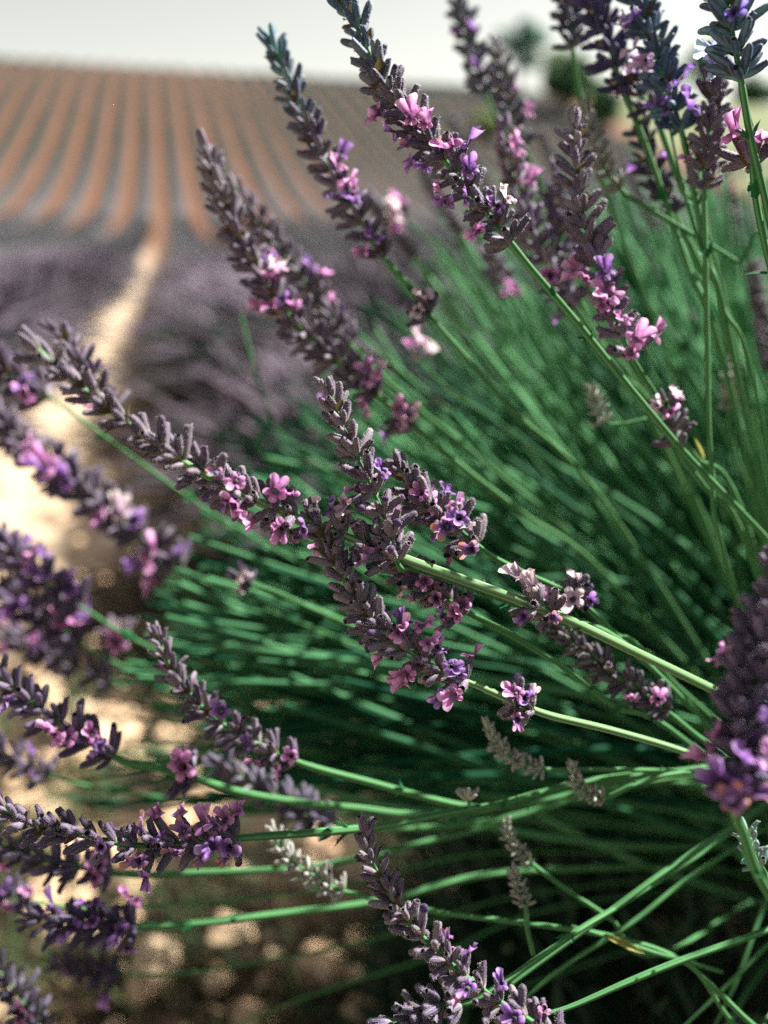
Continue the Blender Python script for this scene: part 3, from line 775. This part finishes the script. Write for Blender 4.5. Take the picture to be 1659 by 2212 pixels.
S('dusky half-hidden spike between the soft grey one and the upright one',
  [(1196, 375, .312), (1200, 450, .312), (1212, 530, .313), (1240, 620, .315)], [(1300, 740, .32), (1420, 930, .335)], seed=16, w=1.05, hi=False, rnd_fl=[('p', 3, .5)], tint=(1.2, 1.2, 1.35))
S('thin blurred spike crossing the skyline left of the lone tree',
  [(975, -60, .36), (1000, 40, .36), (1028, 140, .361), (1062, 232, .363)], [(1120, 360, .37), (1220, 560, .38), (1400, 900, .42)], seed=17, w=1.15, hi=False, tint=(.7, 1.0, 1.1), rnd_fl=[('v', 3, .4)])
S('thin blurred spike beside the skyline one, leaning slightly left',
  [(1072, 95, .35), (1088, 180, .35), (1110, 260, .351), (1138, 330, .353)], [(1190, 450, .36), (1290, 650, .37), (1430, 930, .40)], seed=18, w=1.1, hi=False, tint=(.8, .95, 1), rnd_fl=[('p', 3, .4)])
S('plain violet-grey spike with bare base on a vertical stem near the right edge',
  [(1552, 95, .263), (1542, 190, .263), (1530, 290, .263), (1521, 408, .264)], [(1524, 560, .265), (1528, 760, .267), (1536, 1000, .27), (1580, 1250, .29)], seed=19, w=1.05, r=0.8, fl=[(1490, 345, 'p', .9)], tint=(.85, .85, 1))
S('dark blue-violet spike at the top right, leftmost of the big blurred ones',
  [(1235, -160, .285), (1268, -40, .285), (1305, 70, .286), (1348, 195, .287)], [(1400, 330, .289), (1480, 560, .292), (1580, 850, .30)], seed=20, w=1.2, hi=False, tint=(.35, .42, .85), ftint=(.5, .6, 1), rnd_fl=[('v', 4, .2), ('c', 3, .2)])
S('teal and violet blurred spike at the top right with purple flowers at its lower end',
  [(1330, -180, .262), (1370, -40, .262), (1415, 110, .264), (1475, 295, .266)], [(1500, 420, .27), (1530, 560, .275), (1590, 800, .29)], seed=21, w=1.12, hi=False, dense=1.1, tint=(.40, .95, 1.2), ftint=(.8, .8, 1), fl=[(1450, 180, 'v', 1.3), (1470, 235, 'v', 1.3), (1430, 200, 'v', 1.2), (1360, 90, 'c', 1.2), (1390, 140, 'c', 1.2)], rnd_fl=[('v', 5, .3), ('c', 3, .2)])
S('broad teal spike at the top right corner with rounded lower end',
  [(1545, -190, .215), (1560, -60, .215), (1580, 60, .216), (1602, 182, .218)], [(1622, 300, .222), (1665, 490, .235), (1720, 800, .27)], seed=22, w=1.15, r=.85, hi=False, dense=1.1, tint=TEAL_CAST, ftint=(.6, .9, 1.1), rnd_fl=[('c', 4, .2), ('v', 3, .2)])
S('dark smoky blurred spike touching the top edge right of the lone tree',
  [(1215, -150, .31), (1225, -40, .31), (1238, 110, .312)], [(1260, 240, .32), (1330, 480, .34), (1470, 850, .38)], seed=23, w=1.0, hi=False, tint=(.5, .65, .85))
S('single whorl with two pink flowers on a stem at the right edge',
  [(1622, 340, .232), (1626, 372, .232)], [(1636, 450, .234), (1662, 570, .238), (1720, 800, .26)], seed=24, w=1.25, r=.85, dense=1.3, fl=[(1605, 332, 'p', 1.3), (1650, 322, 'p', 1.4), (1640, 340, 'p', 1.2)], tint=(.7, .65, .8))
S('narrow dark spike slanting down right behind the purple-ended one',
  [(1375, 240, .30), (1398, 330, .30), (1430, 410, .301), (1462, 475, .303)], [(1510, 570, .31), (1600, 790, .33)], seed=25, w=1.0, hi=False, tint=(.5, .5, .65), rnd_fl=[('v', 2, .3)])
S('dense dark whorls under the blue-violet spike at upper right',
  [(1370, 170, .285), (1390, 215, .285), (1420, 262, .286)], [(1470, 400, .29), (1560, 640, .31)], seed=26, w=1.1, hi=False, tint=(.6, .6, .8), rnd_fl=[('w', 1, .2)])
S('thin grey spike nodding left on a thin stem that crosses to the right edge',
  [(1262, 228, .285), (1278, 300, .285), (1310, 370, .286), (1352, 420, .287)], [(1420, 462, .288), (1500, 510, .29), (1590, 565, .292), (1680, 625, .30)], seed=27, w=.8, r=.8, hi=False, kind='young', tint=(.8, .8, .85))
# left side
S('big blurred spike on the left with bright pink flowers in front of the pale path',
  [(-70, 850, .375), (40, 950, .375), (170, 1050, .377), (290, 1150, .38), (420, 1245, .383)], [(560, 1310, .385), (760, 1390, .355), (1100, 1520, .39)], seed=28, r=.62, w=1.85, hi=False, dense=1.6,
  fl=[(60, 970, 'p', 1.2), (118, 1022, 'p', 1.4), (150, 1040, 'v', 1.2), (85, 1040, 'v', 1.2), (275, 1100, 'c', 1.5), (230, 1130, 'p', 1.2), (330, 1190, 'p', 1.5), (395, 1230, 'v', 1.1), (270, 1225, 'v', 1.2), (335, 1280, 'p', 1)], tint=(.85, .85, .9))
S('blurred violet spike below the big pink one at the left edge',
  [(-60, 1130, .35), (30, 1200, .35), (110, 1265, .352), (190, 1320, .355)], [(330, 1400, .36), (600, 1500, .38), (1000, 1600, .41)], seed=29, r=.62, w=1.7, dense=1.5, hi=False, fl=[(70, 1200, 'p', 1.2), (110, 1260, 'v', 1.3), (150, 1270, 'v', 1.3), (60, 1230, 'v')], rnd_fl=[('v', 4, .2)], tint=(.8, .75, .9))
S('blurred purple spike at the left edge just above the pale stones',
  [(-80, 1230, .37), (20, 1290, .37), (120, 1350, .372), (210, 1410, .375)], [(340, 1470, .38), (640, 1560, .40), (1000, 1640, .43)], seed=30, r=.62, w=1.6, dense=1.5, hi=False, fl=[(130, 1350, 'p', 1.3), (170, 1350, 'p', 1.2), (40, 1310, 'v', 1.2), (180, 1330, 'v')], rnd_fl=[('v', 3, .2)], tint=(.8, .75, .9))
S('blurred violet spike at the left edge behind the tip of the long slanting one',
  [(-70, 720, .34), (0, 790, .34), (60, 830, .341), (125, 870, .343)], [(250, 960, .35), (480, 1120, .37), (900, 1360, .41)], seed=31, r=.62, w=1.7, hi=False, fl=[(85, 850, 'p', 1.3), (50, 845, 'v', 1.2)], tint=(.75, .7, .8))
S('small grey spike peeping out behind the tip of the long slanting one',
  [(128, 715, .30), (165, 770, .30), (210, 830, .302), (262, 890, .304)], [(380, 985, .31), (600, 1120, .33), (1000, 1370, .38)], seed=32, r=.62, w=1.15, hi=False, rnd_fl=[('p', 4, .4)], tint=(.85, .8, .9))
S('blurred pink and white whorl hanging in front of the stones at left',
  [(235, 1360, .40), (262, 1390, .40)], [(330, 1440, .41), (600, 1540, .43), (1000, 1620, .45)], seed=33, r=.62, w=1.5, hi=False, fl=[(270, 1375, 'c', 1.5), (265, 1395, 'p', 1.4)])
S('small whorl with white flowers on a stem left of the centre, above the green mass',
  [(515, 1240, .31), (545, 1262, .31)], [(640, 1300, .32), (900, 1420, .36)], seed=34, w=.95, hi=False, fl=[(520, 1245, 'c', 1.2), (540, 1285, 'c', .9)], tint=(.6, .6, .7))
S('blurred grey spike at the left edge below the horizontal one',
  [(-60, 1800, .285), (30, 1838, .285), (140, 1868, .287), (270, 1888, .29)], [(420, 1886, .295), (700, 1868, .31), (1000, 1800, .33), (1480, 1690, .35)], seed=35, w=1.2, hi=False, fl=[(220, 1895, 'p', 1.4), (225, 1875, 'p', 1.1), (5, 1905, 'p')], tint=(.8, .85, .95))
S('short thick violet-flowered spike near the bottom left corner',
  [(62, 1985, .275), (120, 1988, .275), (210, 1998, .277), (298, 2000, .28)], [(420, 1995, .285), (620, 1972, .295), (830, 1945, .305), (1150, 1880, .33)], seed=36, w=1.2, r=1.1, hi=False, dense=1.15, fl=[(112, 1945, 'v', 1.4), (190, 1955, 'v', 1.4), (280, 1965, 'p', 1.3), (160, 2015, 'v', 1.2), (265, 2012, 'v', 1.4), (180, 2000, 'v', 1)], tint=(.6, .6, .8))
S('dim blurred spike cut by the bottom left corner with one pink flower',
  [(-40, 2040, .30), (10, 2110, .30), (60, 2180, .302), (120, 2260, .305)], [(300, 2400, .33)], seed=37, r=.62, w=1.2, hi=False, fl=[(50, 2200, 'p', 1.3)], tint=(.6, .65, .75))
S('dense grey blurred spike left of where the green stems meet',
  [(465, 1645, .31), (540, 1690, .31), (630, 1735, .312), (720, 1778, .315)], [(860, 1790, .32), (1080, 1770, .33), (1480, 1690, .35)], seed=38, w=1.2, hi=False, dense=1.1, tint=(.8, .9, .95))
S('grey spike rising from the bottom edge beside the dusky leaning one',
  [(838, 2215, .232), (890, 2200, .233), (950, 2172, .234), (1015, 2165, .235)], [(1090, 2120, .238), (1250, 2010, .25), (1340, 1955, .26), (1520, 1840, .28), (1740, 1690, .32), (2000, 1600, .42)], root=False, seed=39, r=.75, w=1.05, dense=1.2, tint=(.9, .95, 1.05))
S('large dark near spike cut by the right edge, violet flowers at its lower end',
  [(1705, 1180, .182), (1665, 1320, .181), (1625, 1470, .180), (1598, 1610, .179), (1585, 1735, .178)], [(1605, 1800, .18), (1660, 1930, .19), (1800, 2100, .23)], seed=40, w=1.06, r=1.1, dense=1.9, gap=.72,
  fl=[(1575, 1690, 'v', 1.25), (1610, 1655, 'v', 1.2), (1490, 1590, 'p', 1.1), (1495, 1575, 'p', 1), (1530, 1755, 'w', 1.2), (1655, 1700, 'w', 1.3), (1655, 1620, 'p', 1.1), (1600, 1745, 'v', .8)], tint=(.62, .6, .85))
S('grey spike with two pink flowers behind the near stems at right',
  [(1195, 1350, .262), (1255, 1400, .262), (1325, 1455, .263), (1395, 1500, .264), (1452, 1545, .266)], [(1500, 1585, .27), (1620, 1680, .30)], seed=41, w=1.0, r=.8, hi=False, fl=[(1425, 1505, 'p', 1.25), (1360, 1508, 'p', 1.0), (1300, 1440, 'c', .7)], tint=(.75, .85, .8))
S('short spike of grey buds with pale pink tip right of the big diagonal stem',
  [(1438, 862, .268), (1450, 905, .268), (1472, 985, .27)], [(1520, 1050, .275), (1620, 1200, .30)], seed=42, w=1.05, hi=False, fl=[(1415, 885, 'c', 1.1), (1455, 860, 'c', 1.2), (1465, 870, 'p', .9)], tint=(.8, .85, .85))
S('faint blurred spike over the stones at the left edge, between two flowering ones',
  [(-50, 1345, .41), (60, 1395, .41), (150, 1435, .412), (240, 1480, .415)], [(400, 1530, .42), (700, 1600, .43), (1000, 1660, .45)], seed=60, r=.62, w=1.5, hi=False, rnd_fl=[('p', 3, .2), ('v', 3, .2)], tint=(.7, .7, .8))
S('dusky blurred spike low at the left edge above the horizontal dark one',
  [(-50, 1600, .35), (30, 1640, .35), (120, 1680, .352)], [(300, 1715, .36), (700, 1760, .38), (1100, 1740, .40)], seed=61, r=.62, w=1.3, hi=False, rnd_fl=[('v', 2, .3)], tint=(.6, .6, .7))
S('dim blurred spike at the left edge between the grey one and the violet-flowered one',
  [(-60, 1895, .33), (10, 1925, .33), (80, 1950, .332)], [(260, 1960, .34), (700, 1920, .36), (1100, 1840, .39)], seed=62, r=.62, w=1.2, hi=False, rnd_fl=[('p', 2, .1), ('v', 2, .2)], tint=(.6, .6, .75))
S('dim blurred spike low over the soil near the bottom left',
  [(120, 2080, .36), (200, 2095, .36), (290, 2105, .362)], [(450, 2095, .37), (800, 2030, .39), (1150, 1930, .42)], seed=63, r=.62, w=1.2, hi=False, rnd_fl=[('v', 3, .2)], tint=(.5, .5, .6))
S('blurred pale pink whorl floating right of the tall slim spike',
  [(850, 455, .40), (880, 478, .40)], [(960, 560, .41), (1150, 780, .44)], seed=64, r=.6, w=1.2, hi=False, fl=[(862, 462, 'c', 1.5), (850, 480, 'p', 1.3), (880, 470, 'p', 1.2)], tint=(1.2, 1.2, 1.3))
S('blurred pinkish white bud whorl on a stem above the centre spike, right side',
  [(905, 765, .37), (915, 790, .37)], [(980, 850, .38), (1180, 1020, .42)], seed=65, r=.6, w=1.15, hi=False, fl=[(905, 770, 'c', 1.6), (920, 780, 'c', 1.4), (900, 785, 'p', 1.2)], tint=(1.2, 1.2, 1.3))
S('faint blurred spike with pink base under the big diagonal stem',
  [(1055, 545, .42), (1080, 590, .42), (1115, 650, .422)], [(1180, 740, .43), (1330, 930, .46)], seed=66, r=.6, w=1.3, hi=False, fl=[(1120, 655, 'p', 1.5), (1105, 640, 'p', 1.2)], tint=(1.2, 1.2, 1.3))
# young grey-green spikes
Y = dict(kind='young', hi=False, r=.72, group='young unopened lavender stalks of the foreground bush')
S('young grey-green spike curving left of the near blurred one, above another like it', [(1052, 1562, .262), (1072, 1605, .262), (1115, 1640, .263), (1180, 1662, .264)], [(1290, 1662, .266), (1400, 1664, .27), (1500, 1668, .275), (1670, 1660, .33)], seed=50, w=.56, **Y)
S('small young spike with kinked base beside the near blurred flower', [(1234, 1652, .262), (1248, 1690, .262), (1275, 1715, .263), (1312, 1722, .264)], [(1380, 1692, .267), (1480, 1668, .272), (1670, 1656, .33)], seed=51, w=.5, **Y)
S('slim young spike hanging over the dark hollow, longest stem of the lower ones', [(1092, 1772, .27), (1105, 1815, .27), (1145, 1862, .271)], [(1230, 1925, .275), (1320, 1985, .28), (1430, 2060, .30)], seed=52, w=.5, **Y)
S('tiny young spike on a short curled stalk low in the dark hollow', [(1108, 1880, .262), (1120, 1912, .262), (1136, 1955, .263)], [(1138, 2000, .263), (1152, 2062, .264)], seed=53, w=.5, root=False, **Y)
S('blurred young grey spike sloping down beside the horizontal dark one', [(588, 1800, .27), (620, 1850, .27), (680, 1893, .271), (752, 1928, .272)], [(840, 1948, .27), (960, 1972, .268), (1140, 1995, .265), (1330, 2025, .265), (1490, 2085, .268), (1640, 2220, .28)], seed=54, w=.78, **Y)
S('small young spike bent upward on a pale horizontal stalk amid the green stems', [(1278, 838, .29), (1288, 870, .29), (1308, 912, .291)], [(1345, 916, .291), (1395, 905, .291)], seed=55, w=.6, root=False, **Y)
S('pale grey seed whorl sitting where the long green stems cross', [(1012, 1722, .258), (1020, 1745, .258)], [(1080, 1738, .262), (1250, 1692, .27), (1490, 1662, .285), (1670, 1652, .33)], seed=56, w=.75, dense=1.4, **Y)
S('blurred pale young spike standing in the bright green at far right', [(1590, 765, .33), (1580, 830, .33), (1572, 890, .331)], [(1590, 980, .335), (1640, 1150, .35)], seed=57, w=.75, **Y)
S('dim young spike drooping at the right edge below the near blurred flower', [(1612, 1790, .24), (1630, 1850, .24), (1650, 1880, .24)], [(1690, 1950, .26)], seed=58, w=.75, tint=(.6, .9, .9), **Y)

# bare stems
def bare(label, pts, r=0.9, root=True, tip=None, seed=0, m='stem'):
    rn = random.Random(seed + 900)
    ps = [P(*p) for p in pts]
    if root: ps += [ps[-1] * 0.4 + ROOT * 0.6 + Vector((0, 0, -0.01)), root_point(rn)]
    cur = catmull(ps, 9); V = []; Fc = []; L0 = ps[-1].copy()
    tube(V, Fc, [p - L0 for p in cur], lambda q: 0.82e-3 * r * (0.55 + 0.5 * min(1, q * 3)), 8, 0.08)
    tone = [0.7 if (i % 8) % 2 == 0 else 0.0 for i in range(len(V))]
    o = link('bare_stem', mesh('bare_stem', V, Fc, [M[m]], attr=tone)); o.location = L0
    tag(o, label, 'stem', 'leafless stems crossing the lower right'); return o
bare('thick green stem rising from the bottom edge to the right edge at lower right', [(1180, 2190, .235), (1240, 2172, .237), (1360, 2120, .241), (1480, 2072, .246), (1600, 2030, .252), (1680, 2000, .258), (1860, 1930, .30), (2040, 1880, .38)], 1.05, root=False)
bare('green branch forking off the thick rising stem down to the bottom edge', [(1482, 2074, .247), (1540, 2130, .25), (1640, 2225, .256), (1760, 2300, .28)], .95, root=False)
bare('slanting green stem crossing the dark hollow from lower left to upper right', [(1100, 2130, .25), (1180, 2070, .253), (1310, 1975, .258), (1440, 1880, .265), (1560, 1800, .28), (1760, 1670, .33), (1980, 1590, .42)], 1.0, root=False)
bare('dimmer green stem running parallel below the slanting one in the dark hollow', [(1130, 2160, .275), (1230, 2080, .277), (1370, 1990, .28), (1500, 1890, .29), (1740, 1740, .34), (1980, 1640, .44)], .9, root=False)
bare('long straight green stem over the dark hollow with a yellowed leaf', [(1235, 2000, .262), (1330, 2030, .262), (1420, 2060, .262), (1482, 2076, .262), (1560, 2100, .27)], .7, root=False)
bare('faint stem leaning across the bottom right corner', [(1540, 2225, .30), (1590, 2120, .30), (1650, 1960, .31), (1720, 1800, .34)], .8)
bare('thin stem crossing the bottom right corner from the right edge', [(1470, 2225, .285), (1560, 2140, .285), (1660, 2040, .29), (1800, 1900, .33), (1960, 1780, .40)], .75, root=False)
bare('dim low stem rising gently at the bottom left of the dark hollow', [(480, 2225, .40), (700, 2140, .40), (950, 2060, .41), (1200, 1960, .43)], .9)
bare('pale curved blurred stem left of the centre spike', [(520, 680, .42), (545, 780, .42), (585, 900, .425), (632, 1040, .43)], 1.4, root=True, m='bgstem')
bare('dark stem running down behind the vertical one near the right edge', [(1445, 270, .27), (1490, 460, .272), (1560, 660, .278), (1640, 880, .29)], .9)
bare('straight thin green stem beside the broad teal spike at the right edge', [(1600, 185, .24), (1640, 330, .242), (1690, 520, .25)], .8)

# small yellow leaf on the long stem
def small_leaf(name, a, bb, wd, label):
    A, B = P(*a), P(*bb); d = B - A; L = d.length; d.normalize(); x = d.cross((CAM - A).normalized()).normalized(); y = x.cross(d); V = []; Fc = []
    for i in range(6):
        t = i / 5; w_ = wd * math.sin(math.pi * min(0.97, 0.12 + t * 0.85)) 
        for s in (-1, 0, 1): V.append(d * (L * t) + x * (s * w_) + y * (0.0009 * abs(s) + 0.0006 * math.sin(3 * t)))
    for i in range(5):
        for s in range(2): k = i * 3 + s; Fc.append((k, k + 1, k + 4, k + 3))
    o = link(name, mesh(name, V, Fc, [M['yellow']])); o.location = A; tag(o, label, 'leaf')
small_leaf('leaf', (1305, 2018, .260), (1390, 2058, .262), .0011, 'small yellowed leaf lying along the long stem in the dark hollow')
small_leaf('leaf', (1520, 990, .272), (1500, 945, .270), .0008, 'small yellow leaf curled beside the grey buds at right')

# ------------------------------------------------------------------ the foreground bush: many more stems, leaves and blurred heads
rn = random.Random(77)
bush = empty('lavender_bush', ROOT + Vector((0, 0, -0.28)))
tag(bush, 'dense foreground lavender bush of green stems filling the right and middle', 'lavender bush')
BL = bush.location.copy()
V = []; Fc = []; tone = []; VH = []; FH = []
def low_spike(V, Fc, pts, w, rn):
    fr = frames(pts); n_ = len(pts)
    for i in range(n_):
        t, x, y = fr[i]; f = i / (n_ - 1)
        for c in range(7):
            a = i * 0.9 + c * 0.898 + rn.uniform(-.3, .3); rd = x * math.cos(a) + y * math.sin(a)
            d = (-t * 0.8 + rd * 0.62).normalized(); p = pts[i] + rd * 0.0006; L = 0.0058 * w * rn.uniform(.8, 1.15); r_ = 0.0011 * w
            xx = d.orthogonal().normalized(); yy = d.cross(xx); k = len(V)
            V.append(p)
            for q in range(4): V.append(p + d * L * .5 + (xx * math.cos(q * 1.571) + yy * math.sin(q * 1.571)) * r_)
            V.append(p + d * L)
            for q in range(4):
                q2 = (q + 1) % 4; Fc.append((k, k + 1 + q2, k + 1 + q)); Fc.append((k + 5, k + 1 + q, k + 1 + q2))
count = 0; extra = []
for i in range(23000):  # bush stems unseen right of the frame, added to shade the lower hollow
    if i <= 16000 and count >= 2800: continue
    a = rn.uniform(0, 6.283); cz = rn.uniform(-0.1, 1); e = math.acos(cz)
    d = Vector((math.sin(e) * math.cos(a), math.sin(e) * math.sin(a), cz))
    base = ROOT + Vector((d.x * 0.10, d.y * 0.12 + 0.05, -0.10 + d.z * 0.03)) + Vector((rn.gauss(0, .03), rn.gauss(0, .04), rn.gauss(0, .015)))
    L = rn.uniform(0.26, 0.46)
    bow = Vector((rn.gauss(0, .02), rn.gauss(0, .02), 0.03 + rn.gauss(0, .015)))
    p3 = base + d * L + Vector((0, 0, -0.01)); mid = (base + p3) / 2 + bow
    pts = catmull([base, mid, p3], 6)
    ok = True; keep = rn.random()
    for q in pts:
        x, y, dd = proj(q)
        lim = 0.315 + 0.02 * rn.random()
        if y > 1250: lim = 0.34 + (0.05 if x < 900 else 0)
        if dd < lim and (-600 < x < (1780 if y > 1250 else 2400) and -700 < y < 2900 or dd < .12): ok = False; break
        if (q - CAM).length < .2: ok = False; break
        if y > 1600 and 950 < x < 1700 and dd < .75 and keep > .04: ok = False; break
        if y > 1400 and 1050 < x < 1650 and dd < .6 and keep > .45: ok = False; break
        if y > 1760 and x > -50 and x < 1700 and dd < .7 and keep > .05: ok = False; break
    if not ok: continue
    x, y, dd = proj(pts[-1])
    if x < 1650 or (i > 16000 and (x < 1750 or y > 1500)): continue
    if x < 640 and y > 150 and y < 1150: 
        if rn.random() < .85: continue
    if y > 1780 and rn.random() < .93: continue
    if x < 520 and y > 1300 and rn.random() < 0.6: continue
    if y < 150 and rn.random() < .6: continue
    count += 1
    k0 = len(V); r_ = rn.choice((.7, .9, 1.1, 1.6)) * 1e-3
    tube(V, Fc, [q - BL for q in pts], lambda t: r_ * (1.1 - 0.3 * t), 5, cap=False)
    tn = rn.random() ** 1.4 * 0.95; tone += [tn] * (len(V) - k0)
    if rn.random() < 0.4 and y < 950:
        dirn = (pts[-1] - pts[-3]).normalized(); H = rn.uniform(.035, .055)
        sp = [pts[-1] + dirn * H * (1 - j / 12) for j in range(13)]
        vis = -100 < x < 1760 and -200 < y < 2300
        if vis and y < 1150 and len(extra) < 22 and rn.random() < .25: extra.append((sp, rn.uniform(1.0, 1.3)))
        else: low_spike(VH, FH, [q - BL for q in sp], rn.uniform(1.0, 1.3), rn)
ARC = [(130, 1760), (190, 1600), (270, 1390), (400, 1140), (600, 890), (790, 650), (980, 430), (1200, 330), (1450, 330), (1700, 380)]
for i in range(1350):
    a = rn.random() ** 1.25 * (len(ARC) - 1.001); j = int(a); g = a - j
    ax_ = ARC[j][0] * (1 - g) + ARC[j + 1][0] * g; ay_ = ARC[j][1] * (1 - g) + ARC[j + 1][1] * g
    rr = rn.uniform(0.55, 1.0) ** 0.6
    tipx = 1800 + (ax_ - 1800) * rr; tipy = 1720 + (ay_ - 1720) * rr + rn.gauss(0, 25)
    up_ = min(1, max(0, (a - 3) / 3)); dt = 0.345 + 0.09 * up_ + (0.26 + 0.36 * up_) * rn.random() ** 1.2
    tip = P(tipx, tipy, dt)
    base = P(1800 + rn.gauss(0, 70), 1720 + rn.gauss(0, 110), min(0.62 + 0.2 * up_, max(0.40, dt + rn.gauss(0.06, 0.05))))
    if a < 1.6 and rn.random() < .78: continue
    bow = Vector((rn.gauss(0, .012), rn.gauss(0, .012), 0.010 + rn.gauss(0, .012)))
    pts = catmull([base, base.lerp(tip, .5) + bow, tip], 6)
    k0 = len(V); r_ = rn.choice((.9, 1.2, 1.5, 2.0)) * 1e-3
    tube(V, Fc, [q - BL for q in pts], lambda t: r_ * (1.1 - 0.35 * t), 5, cap=False)
    tn = max(0, min(1, 0.16 + 0.44 * up_ + 0.9 * noise.noise(Vector((a * 2.3, dt * 9, 1.7))) + rn.gauss(0, .22)))  # sunlit upper stems painted paler, shaded lower ones darker
    tone += [tn] * (len(V) - k0)
    if rr > .84 and rn.random() < 0.07 and a > 4.6:
        dirn = (pts[-1] - pts[-3]).normalized(); H = rn.uniform(.035, .055)
        sp = [pts[-1] + dirn * H * (1 - j2 / 12) for j2 in range(13)]
        if len(extra) < 22 and rn.random() < .3: extra.append((sp, rn.uniform(1.0, 1.3)))
        else: low_spike(VH, FH, [q - BL for q in sp], rn.uniform(1.0, 1.3), rn)
    elif rn.random() < .10:
        # a small leaf pair on the stem
        q = pts[4]; dd_ = (pts[5] - pts[3]).normalized(); sd_ = dd_.orthogonal().normalized() * .0022
        for sg in (1, -1):
            k = len(V); V += [q - BL - sd_ * .4, q - BL + sd_ * .4, q - BL + dd_ * .018 + Vector((0, 0, .006)) * sg]; Fc.append((k, k + 1, k + 2)); tone += [1, 1, 1]
o = link('stems', mesh('stems', V, Fc, [M['bgstem']], attr=tone), bush); tag(o, kind='stuff')
o = link('flower_heads', mesh('flower_heads', VH, FH, [M['bghead']]), bush); tag(o, kind='stuff')
V = []; Fc = []
for i in range(15000):
    d = Vector((rn.gauss(0, 1), rn.gauss(0, 1), abs(rn.gauss(0, 1)) - 0.4)).normalized()
    p = ROOT + Vector((.06, .02, -.20)) + Vector((d.x * .34, d.y * .38, d.z * .22)) * rn.uniform(.5, 1.05)
    if proj(p)[2] < .36 or p.z < 0: continue
    q = (d + Vector((rn.gauss(0, .5), rn.gauss(0, .5), .5 + rn.gauss(0, .4)))).normalized(); s = q.orthogonal().normalized(); s.rotate(Quaternion(q, rn.uniform(0, 6.28)))
    L = rn.uniform(.03, .055); k = len(V); w_ = .0026
    V += [p - BL - s * w_ * .4, p - BL + s * w_ * .4, p - BL + q * L * .55 + s * w_, p - BL + q * L, p - BL + q * L * .55 - s * w_]
    Fc += [(k, k + 1, k + 2, k + 4), (k + 4, k + 2, k + 3)]
o = link('leaves', mesh('leaves', V, Fc, [M['leaf']]), bush); tag(o, kind='stuff')
extra.sort(key=lambda e: proj(e[0][6])[0])
for ei, (sp, w_) in enumerate(extra):
    L0 = sp[-1].copy(); VV = []; FF = []
    low_spike(VV, FF, [q - L0 for q in sp], w_, rn)
    o = link('lavender_flower_head', mesh('lavender_flower_head', VV, FF, [M['bghead']])); o.location = L0
    tag(o, f'soft out-of-focus lavender head behind the sharp spikes, {ORD[ei]} of these from the left', 'lavender', 'out-of-focus heads behind the sharp spikes')
